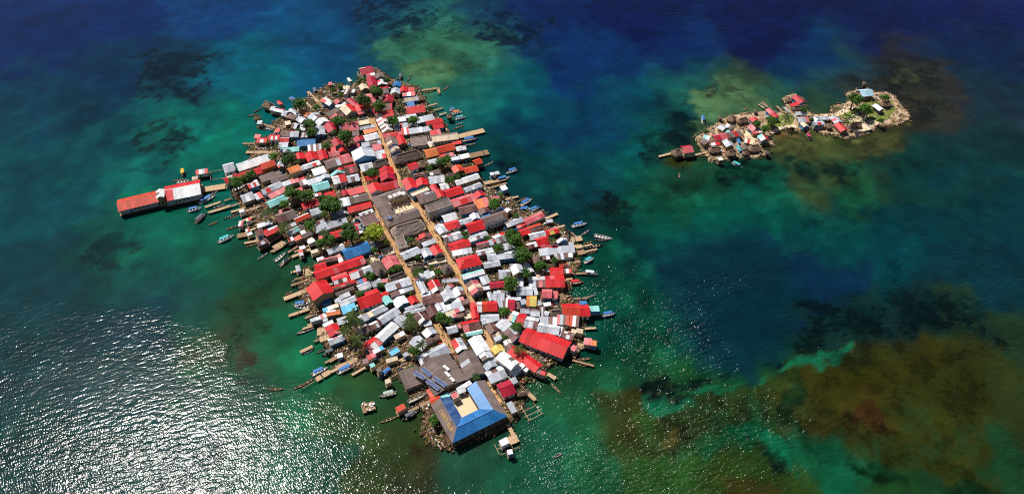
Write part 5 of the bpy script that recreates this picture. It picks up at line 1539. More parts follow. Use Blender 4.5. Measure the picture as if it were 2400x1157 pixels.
HT = [h for h in HOUSES]
for hi, h in enumerate(HOUSES):
    rg = random.Random(hi * 13 + 1)
    L, Wd, wh = h['L'], h['Wd'], h['wallh']; base = h['base']; k = h['k']
    cn = cols(h); nb = neigh(h['x'], h['y'], h); lm = landmark(h['x'], h['y'])
    big = 'small ' if L * Wd < 16 else ('large ' if L * Wd > 75 else ('long ' if L > 2.3 * Wd else ''))
    roofd = cn[0] if len(cn) == 1 else f'{cn[0]} and {cn[1]}'
    wet = '' if h['land'] else ' on stilts'
    nbs = nb[0] if nb[0] == nb[1] else f'{nb[0]} and {nb[1]}'
    if k == 'f' and set(h['c']) == {'c'}:
        t_ = thing('walled_yard', (h['x'], h['y'], base), h['a'], f'pale sandy yard inside low walls, beside {nbs} roofs near {lm}', 'yard', 'walled yards between the houses')
        box('floor', t_, 0, 0, .03, L - .1, Wd - .1, .06, M_SAND)
        for sy in (-1, 1):
            box('wall', t_, 0, sy * Wd / 2, .4, L, .18, .8, M_CONC)
            box('wall', t_, sy * L / 2, 0, .41, .178, Wd - .18, .8, M_CONC)
        continue
    if k == 'n':
        dk = {'n': 'brown', 'd': 'dark', 'q': 'pale'}[h['c'][0]]
        sz = 'long ' if L > 10 else ('small ' if L < 4.5 else '')
        t_ = thing('thatched_house', (h['x'], h['y'], base), h['a'], f'{sz}{dk} thatched house{wet} beside {nbs} roofs near {lm}', 'thatched house', 'thatched houses among the tin roofs')
        build_thatch(h, rg, t_)
        if not h['land']: stilts(t_, L, Wd, 0.0, base)
        continue
    pitch = {'g': .36, 's': .13, 'f': .03, 'p': .42}[k]
    walls = rg.choice(WALLS) if h['c'][0] != 'b' else WALLS[3]
    if h['st'] == 2 and h['c'][0] in 'oe': walls = M_WALL_O if h['c'][0] == 'e' else WALLS[4]
    if k == 'f': walls = M_CONC
    nm, cat, grp = ('tin_roof_house', 'house', 'tin roofed houses packed on the islands') if k in 'gpf' else ('lean_to_shed', 'shed', 'single slope sheds between the houses')
    typ = {'g': 'gable', 'p': 'hip', 'f': 'flat'}.get(k, '')
    two = 'two storey ' if h['st'] == 2 else ''
    if k == 's': lab = f'{big}{roofd} lean-to shed{wet} beside {nbs} roofs near {lm}'
    else: lab = f'{big}{two}house{wet} with {roofd} {typ} roof beside {nbs} near {lm}'
    t_ = thing(nm, (h['x'], h['y'], base), h['a'], lab, cat, grp)
    halves = h['c'].split('/'); A = halves[0]; B = halves[-1]
    zr = wh + (Wd / 2 * pitch * 2 if k in 'g' else Wd * pitch)
    if k == 'g':
        zr = wh + min(Wd / 2 * (pitch + rg.uniform(.0, .2)), 2.1); ins = .8 if min(L, Wd) > 3 else .3; h['zr'] = zr
        dz = (zr - wh) / (Wd / 2) * ins / 2 - .12
        wv, wf = prism(L - ins, Wd - ins, 0, wh + dz, zr - .12, 'g')
        add('wall', mesh('house_wall', wv, wf, [walls]), t_)
        rf = add('roof', mesh('ridge_cap', [(-L / 2, -.16, zr + .05), (L / 2, -.16, zr + .05), (L / 2, .16, zr + .05), (-L / 2, .16, zr + .05), (-L / 2, 0, zr + .11), (L / 2, 0, zr + .11)],
                                       [(0, 1, 5, 4), (2, 3, 4, 5), (0, 3, 2, 1), (0, 4, 3), (1, 2, 5)], [ROOF[A[-1]]]), t_)
        sgn = h['s']
        sheets(rf, L, -sgn * Wd / 2, 0, wh, zr, A, sgn, rg); sheets(rf, L, sgn * Wd / 2, 0, wh, zr, B, sgn, rg)
    elif k == 's':
        sgn = h['s']; zr = wh + Wd * (pitch + rg.uniform(-.06, .08)); ins = .3
        wv, wf = prism(L - ins, Wd - ins, 0, wh - .04, zr - .08, 's')
        if sgn < 0: wv = [(x, -y, z) for x, y, z in wv]; wf = [q[::-1] for q in wf]
        add('wall', mesh('shed_wall', wv, wf, [walls]), t_)
        rf = add('roof', UB, t_, (0, sgn * Wd / 2, zr - .05), (0, 0, 0), (L, .12, .12), M_POST)

        grp_o = add('roof_frame', UB, t_, (0, -sgn * Wd / 2, wh - .05), (0, 0, 0), (L, .1, .1), M_POST)
        sheets(t_, L, -sgn * Wd / 2, sgn * Wd / 2, wh, zr, A, sgn, rg)
    elif k == 'f':
        wv, wf = prism(L - .2, Wd - .2, 0, wh, wh, 's'); add('wall', mesh('block_wall', wv, wf, [M_CONC if rg.random() < .5 else WALLS[3]]), t_)
        rf = box('roof', t_, 0, 0, wh + .06, L, Wd, .12, ROOF[A[0]])
        for sy in (-1, 1):
            box('parapet', t_, 0, sy * (Wd / 2 - .1), wh + .27, L, .16, .3, M_CONC); box('parapet', t_, sy * (L / 2 - .1), 0, wh + .268, .158, Wd - .36, .3, M_CONC)
    elif k == 'p':
        x, y = L / 2, Wd / 2; rl = max(.1, abs(x - y)); zr = wh + min(x, y) * .5
        wv, wf = prism(L - .6, Wd - .6, 0, wh + .02, wh + .02, 's'); add('wall', mesh('house_wall', wv, wf, [walls]), t_)
        if x >= y: r0, r1 = (-rl, 0, zr), (rl, 0, zr)
        else: r0, r1 = (0, -rl, zr), (0, rl, zr)
        cn4 = [(-x, -y, wh), (x, -y, wh), (x, y, wh), (-x, y, wh)]
        rf = add('roof', UB, t_, (0, 0, zr + .02), (0, 0, 0), (2 * rl + .2 if x >= y else .25, .25 if x >= y else 2 * rl + .2, .1), ROOF[A[0]])
        quads = [[cn4[0], cn4[1], r1, r0], [cn4[2], cn4[3], r0, r1], [cn4[1], cn4[2], r1], [cn4[3], cn4[0], r0]] if x >= y else [[cn4[1], cn4[2], r1, r0], [cn4[3], cn4[0], r0, r1], [cn4[0], cn4[1], r0], [cn4[2], cn4[3], r1]]
        for q in quads:
            n = len(q); vv = q + [(a, b_, c_ - .06) for a, b_, c_ in q]
            ff = [tuple(range(n)), tuple(range(n, 2 * n))[::-1]] + [(i, n + i, n + (i + 1) % n, (i + 1) % n) for i in range(n)]
            add('roof_slope', mesh('roof_slope', vv, ff, [ROOF[A[0]]]), rf.parent)
    if k in 'gpf' or L * Wd > 14: openings(t_, L - (.8 if k == 'g' and min(L, Wd) > 3 else .3), Wd - (.8 if k == 'g' and min(L, Wd) > 3 else .3), 0, wh, h['a'], rg, rg.choice(M_DOOR))
    if not h['land']:
        box('floor', t_, 0, 0, -.06, L + .3, Wd + .3, .12, M_WOOD); stilts(t_, L, Wd, -.1, base)

# ------------------------------------------------------------------ the two schools round their courtyards
def u_school(px, wing, eave, rise, cols6, label, wallm):
    """px: corners of the eaves in the order back-left, back-right, wing end right, wing end left; open at the wing ends"""
    P = [W(x, y, GZ + eave) for x, y in px]
    u = ((P[1] - P[0]) + (P[2] - P[3])); ang = math.atan2(u.y, u.x); cen = sum(P, Vector()) / 4
    LW_ = ((P[1] - P[0]).length + (P[2] - P[3]).length) / 2
    D = ((P[3] - P[0]).length + (P[2] - P[1]).length) / 2
    s = 1 if (u.x * (P[3] - P[0]).y - u.y * (P[3] - P[0]).x) > 0 else -1
    t_ = thing('school_building', (cen.x, cen.y, GZ), ang, label, 'school')
    ox, oy = -LW_ / 2, -s * D / 2
    loc = lambda a, b_, z: (ox + a, oy + s * b_, z)
    w_, z0, z1 = wing, eave, eave + rise
    def slope(nm, quad, n, ch, par):
        (a0, a1), (b0, b1) = quad         # eave edge a0->a1, ridge edge b0->b1
        for i in range(n):
            f0, f1 = i / n, (i + 1) / n
            L_ = lambda p, q, f_: tuple(p[j] + (q[j] - p[j]) * f_ for j in range(3))
            c = [L_(a0, a1, f0), L_(a0, a1, f1), L_(b0, b1, f1), L_(b0, b1, f0)]
            jz = .012 * (i % 2)
            c = [(x, y, z + jz) for x, y, z in c]
            vv = c + [(x, y, z - .07) for x, y, z in c]
            ff = [(0, 1, 2, 3), (7, 6, 5, 4), (0, 4, 5, 1), (1, 5, 6, 2), (2, 6, 7, 3), (3, 7, 4, 0)]
            if s < 0: ff = [q[::-1] for q in ff]
            add('roof_sheet', mesh('school_sheet', vv, ff, [ROOF[ch]]), par)
    h_ = w_ / 2
    R0, R1 = loc(h_, h_, z1), loc(LW_ - h_, h_, z1); R2, R3 = loc(LW_ - h_, D, z1), loc(h_, D, z1)
    I0, I1, I2, I3 = loc(w_, w_, z0), loc(LW_ - w_, w_, z0), loc(LW_ - w_, D, z0), loc(w_, D, z0)
    O0, O1, O2, O3 = loc(0, 0, z0), loc(LW_, 0, z0), loc(LW_, D, z0), loc(0, D, z0)
    rf = box('roof', t_, (R0[0] + R1[0]) / 2, R0[1], z1 + .04, LW_ - w_, .3, .1, ROOF[cols6[0]])
    n1 = max(2, round(LW_ / 2.2)); n2 = max(2, round(D / 2.2))
    def slope0(*a): slope(*a)
    holder = t_
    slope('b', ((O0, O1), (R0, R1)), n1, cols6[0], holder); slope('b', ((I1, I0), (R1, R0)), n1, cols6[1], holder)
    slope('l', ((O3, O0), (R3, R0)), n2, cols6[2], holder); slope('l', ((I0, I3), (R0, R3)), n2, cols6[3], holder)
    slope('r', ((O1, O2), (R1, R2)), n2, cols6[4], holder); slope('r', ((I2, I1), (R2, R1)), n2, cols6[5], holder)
    for (a, b_, ln, wd, rz) in ((LW_ / 2, h_, LW_ - .8, w_ - .9, 0), (h_, D / 2 + h_ / 2, D - h_ - .9, w_ - .92, math.pi / 2), (LW_ - h_, D / 2 + h_ / 2, D - h_ - .9, w_ - .92, math.pi / 2)):
        q = loc(a, b_, 0); wv, wf = prism(ln, wd, 0, z0 + .05, z0 + .05, 's')
        add('wall', mesh('school_wall', wv, wf, [wallm]), t_, (q[0], q[1], 0), (0, 0, rz))
    for a in (h_, LW_ - h_):
        c0, c1, c2 = loc(a - h_ + .5, D - .5, z0), loc(a + h_ - .5, D - .5, z0), loc(a, D - .5, z1 - .2); dq = (0, -s * .2, 0)
        add('gable_end', mesh('gable_end', [c0, c1, c2] + [(p_[0], p_[1] + dq[1], p_[2]) for p_ in (c0, c1, c2)], [(0, 1, 2), (5, 4, 3), (0, 3, 4, 1), (1, 4, 5, 2), (2, 5, 3, 0)], [wallm]), t_)
    for i in range(int(LW_ / 2.4)):
        q = loc(1.6 + i * 2.4, .4, 1.6); box('window', t_, q[0], q[1], 1.6, 1.2, .1, 1.0, M_DARK)
    q = loc(LW_ / 2, (D + w_) / 2, .03); box('courtyard', t_, q[0], q[1], .03, LW_ - 2 * w_ + .8, D - w_ + .4, .06, M_SAND)
    return t_, loc, ang, s, LW_, D, z0, z1
BS = u_school([(869.7, 460.9), (906, 533.4), (989.5, 505), (943.5, 439)], 6.3, 3.1, 1.3, 'dddddd', 'large brown roofed school round a sandy courtyard between the two streets', WALLS[4])
BL = u_school([(1056, 1037), (1188, 978), (1138.6, 886), (1013.5, 950)], 7.0, 3.6, 1.8, 'bbdxda', 'large school with blue and brown roof round a sandy courtyard at the waterside', WALLS[5])  # dark wall material: shade of the waterside wall is put into its colour
print('schools', BS[4:], BL[4:])
# yellow painted lettering on the brown slope of the blue school
tc = bpy.data.curves.new('roof_lettering', 'FONT'); tc.body = 'CARTI SUB'; tc.size = 1.7; tc.space_character = 1.1; tc.align_x = 'CENTER'; tc.align_y = 'CENTER'; tc.extrude = .004
# ------------------------------------------------------------------ solar panels on roofs
def roof_z(x, y, dflt):
    best = None
    for h in HOUSES:
        if h['k'] != 'g': continue
        dx, dy = x - h['x'], y - h['y']; lx = dx * math.cos(h['a']) + dy * math.sin(h['a']); ly = -dx * math.sin(h['a']) + dy * math.cos(h['a'])
        if abs(lx) < h['L'] / 2 and abs(ly) < h['Wd'] / 2: best = max(best or 0, h['base'] + h['zr'] - (h['zr'] - h['wallh']) * abs(ly) / (h['Wd'] / 2))
    return best if best else dflt
def panel_array(px, py, ex, ey, n, z, tilt, label, grp, mat=M_PANEL, pw=1.0, pl=1.7):
    for _ in range(3):
        a = W(px, py, z); b_ = W(ex, ey, z)
        z = max(roof_z(a.x, a.y, z - .5), roof_z(b_.x, b_.y, z - .5), roof_z((a.x + b_.x) / 2, (a.y + b_.y) / 2, z - .5)) + .5
    d = b_ - a; rz = math.atan2(d.y, d.x); c = (a + b_) / 2
    t_ = thing('solar_array', (c.x, c.y, z), rz, label, 'solar array', grp)
    L = d.length; sw = L / n
    box('rack', t_, 0, 0, -.12, L, .1, .1, M_FRAME)
    for sx in (-1, 1):
        box('rack_leg', t_, sx * (L / 2 - .1), 0, -.4, .08, .08, .56, M_FRAME)
    for i in range(n):
        p = box('panel', t_, -L / 2 + sw * (i + .5), 0, 0, sw * .92, pl, .05, M_FRAME, (tilt, 0, 0)); q = add('cell_sheet', UB, p, (0, 0, .56), (0, 0, 0), (.88, .93, .25), mat)
zz = GZ + 4.2
e2 = lambda x, y: (880 + x / 7.23, 830 + y / 7.23)
for (x0, y0, x1, y1, n) in ((795, 230, 945, 365, 9), (655, 300, 835, 405, 9), (985, 390, 1200, 535, 10), (870, 435, 1085, 590, 10)):
    a = e2(x0, y0); c = e2(x1, y1)
    panel_array(a[0], a[1], c[0], c[1], n, zz, R(-8), 'row of dark blue solar panels on the big weathered brown roof', 'solar rows on the big brown roof')
e3 = lambda x, y: (860 + x / 8.265, 430 + y / 8.265)
for (x0, y0, x1, y1) in ((415, 270, 480, 240), (505, 240, 575, 205), (590, 205, 660, 170), (665, 200, 735, 170)):
    a = e3(x0, y0); c = e3(x1, y1)
    panel_array(a[0], a[1], c[0], c[1], 2, GZ + 4.9, R(14), 'pale tilted solar rack near the ridge of the brown school', 'solar racks on the brown school', M_SKYL)
a, c = e3(385, 640), e3(480, 665)
panel_array(a[0], a[1], c[0], c[1], 4, GZ + 4.9, R(-4), 'white framed solar panel block at a corner of the brown school', None, M_PANEL)
for (x0, y0, x1, y1) in ((1150, 185, 1245, 260), (1180, 290, 1260, 370), (1265, 385, 1335, 450)):
    a = e2(x0, y0); c = e2(x1, y1)
    panel_array(a[0], a[1], c[0], c[1], 2, GZ + 5.1, R(0), 'pale flat panel rack on the big brown roof beside the solar rows', 'pale racks on the big brown roof', M_SKYL, pl=1.0)

# ------------------------------------------------------------------ piers, jetties, pens and quays
def pier(x0, y0, x1, y1, wpx, i):
    z = .95; a, b_ = W(x0, y0, z), W(x1, y1, z); d = b_ - a; L = d.length; wd = max(.3, wpx * mpp((y0 + y1) / 2) * 1.15); c = (a + b_) / 2
    lm = landmark(c.x, c.y); nb = neigh(c.x, c.y)[0]
    quay = wd > 6.5
    if wd < .7: nm, lab, cat, grp = 'pen_rail', f'thin wooden rail of a water pen beside {nb} roof near {lm}', 'rail', 'pole rails over the shallows'
    elif wd > 3.2: nm, lab, cat, grp = 'wooden_platform', f'broad plank platform beside {nb} roof near {lm}', 'platform', 'plank platforms along the shore'
    else: nm, lab, cat, grp = 'jetty', f'narrow plank jetty beside {nb} roof near {lm}', 'jetty', 'jetties around the islands'
    t_ = thing(nm, (c.x, c.y, 0), math.atan2(d.y, d.x), lab, cat, grp)
    rg = random.Random(i)
    mat = M_WOOD2 if rg.random() < .55 else M_WOOD
    if wd < .7:
        add('pole', POST, t_, (-L / 2, 0, z), (0, math.pi / 2, 0), (.2, .2, L), M_WOOD2)
    else:
        v, f = [], []; n = max(2, int(L / .42)); step = L / n
        for k in range(n):
            if rg.random() < .03: continue
            xx = -L / 2 + step * (k + .5); hw = step * .46; y0_, y1_ = -wd / 2 - rg.uniform(0, .12), wd / 2 + rg.uniform(0, .12); zz_ = z + rg.uniform(-.02, .02)
            o = len(v)
            v += [(xx + sx * hw, yy, zz_ + dz) for dz in (-.05, .05) for yy in (y0_, y1_) for sx in (-1, 1)]
            f += [tuple(o + q for q in fc) for fc in ((0, 2, 3, 1), (4, 5, 7, 6), (0, 1, 5, 4), (2, 6, 7, 3), (0, 4, 6, 2), (1, 3, 7, 5))]
        tag(add('plank_deck', mesh('plank_deck', v, f, [mat]), t_), kind='stuff')
        for sy in (-1, 1): box('beam', t_, 0, sy * wd * .36, z - .14, L, .16, .16, M_POST)
    m_ = max(2, int(L / 3.2) + 1)
    for k in range(m_):
        for sy in ((-1, 1) if wd > .7 else (0,)):
            add('post', POST, t_, (-L / 2 + .15 + (L - .3) * k / (m_ - 1), sy * wd * .42, -1.2), (0, 0, 0), (.2, .2, 1.2 + z + rg.choice((0, 0, .45))))
for i, p in enumerate(PIERS): pier(*p, i)

# crates and scrap carried on the moored raft
rg = random.Random(31)
for k in range(14):
    p = W(863 + rg.uniform(-13, 13), 953 + rg.uniform(-8, 8), 1.0)
    c_ = thing('crate', (p.x, p.y, 1.0), rg.uniform(0, 3), 'slatted crate lying on the square raft moored off the solar panelled roof', 'crate', 'crates on the moored raft')
    sx, sy, sz = rg.uniform(.5, 1.1), rg.uniform(.4, .8), rg.uniform(.3, .7)
    box('crate_body', c_, 0, 0, sz / 2, sx, sy, sz, rg.choice([M_WOOD, M_POST, M_FRAME, M_CONC])); box('crate_lid', c_, 0, 0, sz + .03, sx * 1.08, sy * 1.08, .06, rg.choice([M_WOOD2, M_WOOD, M_FRAME]))
# ------------------------------------------------------------------ boats
HULLC = [plain('hull_white', (0.72, 0.73, 0.74), .4, .15), plain('hull_blue', (0.06, 0.16, 0.42), .4, .2), plain('hull_dark', (0.07, 0.07, 0.08), .5, .3), plain('hull_wood', (0.36, 0.23, 0.12), .8, .4), plain('hull_teal', (0.08, 0.34, 0.36), .4, .2), plain('hull_red', (0.5, 0.03, 0.03), .4, .2), plain('hull_grey', (0.4, 0.42, 0.44), .5, .2)]
HNAME = ['white', 'dark blue', 'black', 'wooden', 'teal', 'red', 'grey']
M_INNER = plain('boat_floor', (0.34, 0.3, 0.25), .8, .4, 3); M_INNERD = plain('dark_boat_floor', (0.1, 0.08, 0.07), .9, .4, 3)
CAN = {'b': plain('canopy_blue', (0.035, 0.15, 0.42), .6, .2), 'r': plain('canopy_red', (0.5, 0.02, 0.02), .6, .2), 'o': plain('canopy_orange', (0.62, 0.15, 0.06), .6, .2), 't': plain('canopy_teal', (0.05, 0.38, 0.42), .6, .2),
       'g': plain('canopy_pale', (0.5, 0.56, 0.6), .6, .2), 'd': plain('canopy_dark', (0.09, 0.1, 0.13), .6, .2), 'y': plain('canopy_yellow', (0.68, 0.34, 0.04), .6, .2), 'm': plain('canopy_crimson', (0.4, 0.02, 0.07), .6, .2), 'v': plain('canopy_sage', (0.3, 0.38, 0.33), .6, .2), 's': plain('sail_cloth', (0.5, 0.46, 0.42), .9, .2)}
CANN = {'b': 'blue', 'r': 'red', 'o': 'orange', 't': 'teal', 'g': 'pale grey', 'd': 'dark', 'y': 'yellow', 'm': 'crimson', 'v': 'sage green', 's': 'furled sailcloth'}
def hull(L, Bm, H, canoe):
    """bow at +x; sections lofted, gunwale, inside floor"""
    n = 11; v = []; f = []; sec = 8
    for i in range(n):
        t_ = i / (n - 1); x = -L / 2 + L * t_
        if canoe: wv_ = math.sin(math.pi * min(1, max(.03, t_ * .96 + .02))) ** .55
        else: wv_ = (1.0 - max(0, (t_ - .45) / .55) ** 2.1) * (.88 + .12 * min(1, t_ / .2))
        wv_ = max(.03, wv_) * Bm / 2; sheer = H + (.32 * H * max(0, (t_ - .6) / .4) ** 2) + (.1 * H * max(0, (.3 - t_) / .3) if canoe else 0)
        kl = -.22 + (.5 * H * max(0, (t_ - .85) / .15) ** 2)
        inn = max(.01, wv_ - .07)
        v += [(x, -wv_ * .45, kl), (x, -wv_ * .86, kl + .2), (x, -wv_, sheer), (x, -inn, sheer), (x, -inn * .85, .1), (x, inn * .85, .1), (x, inn, sheer), (x, wv_, sheer), (x, wv_ * .86, kl + .2), (x, wv_ * .45, kl)]
    S = 10
    mi = []
    for i in range(n - 1):
        for j in range(S):
            a = i * S + j; b_ = i * S + (j + 1) % S
            f.append((a, a + S, b_ + S, b_)); mi.append(1 if j in (3, 4, 5) else 0)
    f.append(tuple(range(S))[::-1]); f.append(tuple(range((n - 1) * S, n * S))); mi += [0, 0]
    return v, f, mi
_hc = {}
def boat(x0, y0, x1, y1, c, i):
    z = .25; a, b_ = W(x0, y0, z), W(x1, y1, z); d = b_ - a; L = d.length; rg = random.Random(i * 7 + 3); ce = (a + b_) / 2
    land = on_land(ce.x, ce.y)
    L = max(3.2, L)
    canoe = c == '-' and (L < 5.6 or rg.random() < .45)
    hc = rg.choice([3, 3, 3, 2, 6]) if canoe else {'b': rg.choice([0, 1, 0]), 't': rg.choice([0, 4]), 'r': 5, 'm': 2, 'd': 2, 'y': 2, 'o': 0, 'v': 6, 's': 3, 'g': 6}.get(c, rg.choice([0, 0, 6, 2, 0]))
    Bm = (.85 if canoe else max(1.5, L * .235)); H = .42 if canoe else .62
    key = (round(L), canoe, hc)
    if key not in _hc:
        v, f, mi = hull(round(L), Bm, H, canoe); _hc[key] = mesh('boat_hull', v, f, [HULLC[hc], M_INNERD if canoe or hc == 2 else M_INNER], mi)
    lm = landmark(ce.x, ce.y); nb = neigh(ce.x, ce.y)[0]
    ks = 'dugout canoe' if canoe else 'open motorboat' if c == '-' else 'motorboat'
    top = '' if c == '-' else f' with {CANN[c]} canopy'
    where = 'drawn up' if land else 'moored'
    t_ = thing('dugout_canoe' if canoe else 'motorboat', (ce.x, ce.y, (GZ + .22) if land else .02), math.atan2(d.y, d.x), f'{HNAME[hc]} {ks}{top} {where} beside {nb} roof near {lm}', 'canoe' if canoe else 'boat', 'boats around the islands')
    Lr = round(L); add('hull', _hc[key], t_)
    ns = max(2, int(Lr / (1.5 if not canoe else 1.3)))
    for k in range(ns):
        xx = -Lr * .36 + Lr * .66 * k / max(1, ns - 1); ww = Bm * (.82 if xx < Lr * .1 else .82 * (1 - ((xx / Lr - .05) / .5) ** 2))
        if canoe: ww *= max(.35, 1 - (2 * xx / Lr) ** 2)
        box('seat', t_, xx, 0, H * .72, .28, ww, .06, M_WOOD2 if hc != 0 else HULLC[0])
    if not canoe:
        en = box('outboard_motor', t_, -Lr / 2 - .2, 0, H + .15, .42, .36, .6, HULLC[2]); 
    if c not in '-s':
        cl_ = Lr * .56; cw = Bm * .95; zc = 1.75
        v = []; f = []
        for k in range(7):
            yy = -cw / 2 + cw * k / 6; zq = zc + .22 * (1 - (2 * yy / cw) ** 2)
            v += [(-cl_ / 2, yy, zq), (cl_ / 2, yy, zq), (-cl_ / 2, yy, zq - .05), (cl_ / 2, yy, zq - .05)]
        for k in range(6):
            q = 4 * k; f += [(q, q + 1, q + 5, q + 4), (q + 2, q + 6, q + 7, q + 3), (q, q + 4, q + 6, q + 2), (q + 1, q + 3, q + 7, q + 5)]
        f += [(0, 2, 3, 1), (24, 25, 27, 26)]
        add('canopy', mesh('canopy', v, f, [CAN[c]]), t_, (-Lr * .08, 0, 0))
        for sx in (-1, 1):
            for sy in (-1, 1): add('canopy_post', POST, t_, (-Lr * .08 + sx * cl_ * .46, sy * cw * .42, H * .6), (0, 0, 0), (.07, .07, zc - H * .6 + .03))
    if c == 's':
        v = [(-1.6, -.7, .7), (1.6, -.6, .75), (1.5, .75, .6), (-1.5, .7, .65), (-.4, 0, 2.2), (.7, .1, 2.0)]
        f = [(0, 1, 5, 4), (2, 3, 4, 5), (1, 2, 5), (3, 0, 4), (3, 2, 1, 0)]
        add('sailcloth', mesh('sailcloth', v, f, [CAN['s']]), t_)
rg = random.Random(77)
for (x0, y0, x1, y1, wpx) in PIERS:
    d_ = math.hypot(x1 - x0, y1 - y0)
    if wpx * mpp(y0) < .5 or d_ < 16 or rg.random() < .5: continue
    sg = rg.choice((-1, 1)); nx_, ny_ = -(y1 - y0) / d_ * sg, (x1 - x0) / d_ * sg; of = wpx * .5 + 5; f0 = rg.uniform(0, .4)
    ax_, ay_ = x0 + (x1 - x0) * f0 + nx_ * of, y0 + (y1 - y0) * f0 + ny_ * of * .8; ln = rg.uniform(20, 28)
    bx_, by_ = ax_ + (x1 - x0) / d_ * ln, ay_ + (y1 - y0) / d_ * ln; cw_ = W((ax_ + bx_) / 2, (ay_ + by_) / 2, 0)
    if on_land(cw_.x, cw_.y) or any(abs((q[0] + q[2]) / 2 - (ax_ + bx_) / 2) < 18 and abs((q[1] + q[3]) / 2 - (ay_ + by_) / 2) < 8 for q in BOATS): continue
    if any(abs(h['x'] - cw_.x) < (h['L'] + 4) / 2 and abs(h['y'] - cw_.y) < (h['Wd'] + 3) / 2 for h in HOUSES): continue
    BOATS.append((ax_, ay_, bx_, by_, '-'))
print('boats', len(BOATS))
for i, bt in enumerate(BOATS): boat(*bt, i)

# ------------------------------------------------------------------ trees
def limb(v, f, p0, p1, r0, r1, n=6):
    d = (p1 - p0).normalized(); a = d.orthogonal().normalized(); b_ = d.cross(a); o = len(v)
    for p, r in ((p0, r0), (p1, r1)):
        for i in range(n): th = 2 * math.pi * i / n; v.append(p + (a * math.cos(th) + b_ * math.sin(th)) * r)
    f += [(o + i, o + (i + 1) % n, o + n + (i + 1) % n, o + n + i) for i in range(n)]
def leaf_mesh(name, pos, nrm, size, mat, rg, val):
    n = len(pos); a = rg.normal(size=(n, 3)); nn = nrm / np.linalg.norm(nrm, axis=1)[:, None]
    a -= nn * (a * nn).sum(1)[:, None]; a /= np.linalg.norm(a, axis=1)[:, None]; b_ = np.cross(nn, a)
    s = size[:, None]; v = np.stack([pos - a * s, pos - b_ * s * .6 + nn * s * .15, pos + a * s, pos + b_ * s * .6 + nn * s * .15], 1).reshape(-1, 3)
    me = bpy.data.meshes.new(name); me.vertices.add(4 * n); me.vertices.foreach_set('co', v.ravel())
    me.loops.add(4 * n); me.loops.foreach_set('vertex_index', np.arange(4 * n)); me.polygons.add(n); me.polygons.foreach_set('loop_start', np.arange(0, 4 * n, 4)); me.update()
    at_ = me.attributes.new('leafv', 'FLOAT', 'POINT'); at_.data.foreach_set('value', np.repeat(val, 4).astype(np.float32))
    me.materials.append(mat); return me
def tree_proto(seed, mat):
    rg = np.random.default_rng(seed); nc = 26; P, Nn, S, V = [], [], [], []
    for k in range(nc):
        d = rg.normal(size=3); d /= np.linalg.norm(d); d[2] = abs(d[2]) * .9 - .25
        c = d * rg.uniform(.3, .88) * np.array([1, 1, .8]); cr = rg.uniform(.24, .42); n = 62
        q = rg.normal(size=(n, 3)); q /= np.linalg.norm(q, axis=1)[:, None]
        P.append(c + q * cr * rg.uniform(.55, 1.05, (n, 1))); Nn.append(q * .6 + np.array([0, 0, .8]) + rg.normal(size=(n, 3)) * .35); S.append(rg.uniform(.055, .115, n)); V.append(np.full(n, rg.random()))
    cr = leaf_mesh('crown', np.concatenate(P), np.concatenate(Nn), np.concatenate(S), mat, rg, np.concatenate(V))
    v, f = [], []; base = Vector((0, 0, -1.45)); top = Vector((rg.uniform(-.1, .1), rg.uniform(-.1, .1), -.35))
    limb(v, f, base, top, .11, .075)
    for k in range(5):
        th = 2 * math.pi * k / 5 + rg.uniform(-.3, .3); limb(v, f, top, Vector((math.cos(th) * .5, math.sin(th) * .5, rg.uniform(0, .35))), .06, .02, 5)
    return cr, mesh('trunk', v, f, [M_BARK])
TP = [tree_proto(s, M_LEAF) for s in range(6)]; TPL = [tree_proto(s + 20, M_LIME) for s in range(2)]
for i, (x, y, r_, lime) in enumerate(TREES):
    rad = r_ * mpp(y) * 1.28; hz = GZ + 1.45 * rad * .9 + .7
    p = W(x, y, hz); rg = random.Random(i); big = 'large' if rad > 2.4 else ('small' if rad < 1.2 else 'leafy')
    nb = neigh(p.x, p.y); lm = landmark(p.x, p.y); nbs = nb[0] if nb[0] == nb[1] else f'{nb[0]} and {nb[1]}'
    land = on_land(p.x, p.y); z0 = GZ if land else .1
    t_ = thing('lime_tree' if lime else 'broadleaf_tree', (p.x, p.y, z0), rg.uniform(0, 6.28), f'{big} {"bright lime" if lime else "dark"} green tree beside {nbs} roofs near {lm}', 'tree', 'trees among the houses')
    k = (hz - z0) / 1.45
    cr, tr = (TPL if lime else TP)[i % (2 if lime else 6)]
    add('crown', cr, t_, (0, 0, hz - z0), (0, 0, 0), (rad, rad, rad * rg.uniform(.85, 1.1))); add('trunk', tr, t_, (0, 0, hz - z0), (0, 0, 0), (rad, rad, k))
def frond_mesh():
    v, f = [], []; n = 9
    for i in range(n):
        t_ = i / (n - 1); x = t_; z = .28 * t_ - .62 * t_ * t_; v += [(x, -.012, z), (x, .012, z)]
    for i in range(n - 1): f.append((2 * i, 2 * i + 2, 2 * i + 3, 2 * i + 1))
    for i in range(1, 17):
        t_ = .08 + .92 * i / 17; x = t_; z = .28 * t_ - .62 * t_ * t_; ln = .30 * math.sin(math.pi * (t_ * .8 + .12))
        for sy in (-1, 1):
            o = len(v); v += [(x - .028, 0, z), (x + .028, 0, z + .004), (x + ln * .62, sy * ln * .8, z - ln * .35)]; f.append((o, o + 1, o + 2))
    me = mesh('palm_frond', v, f, [M_PALM]); return me
FROND = frond_mesh()
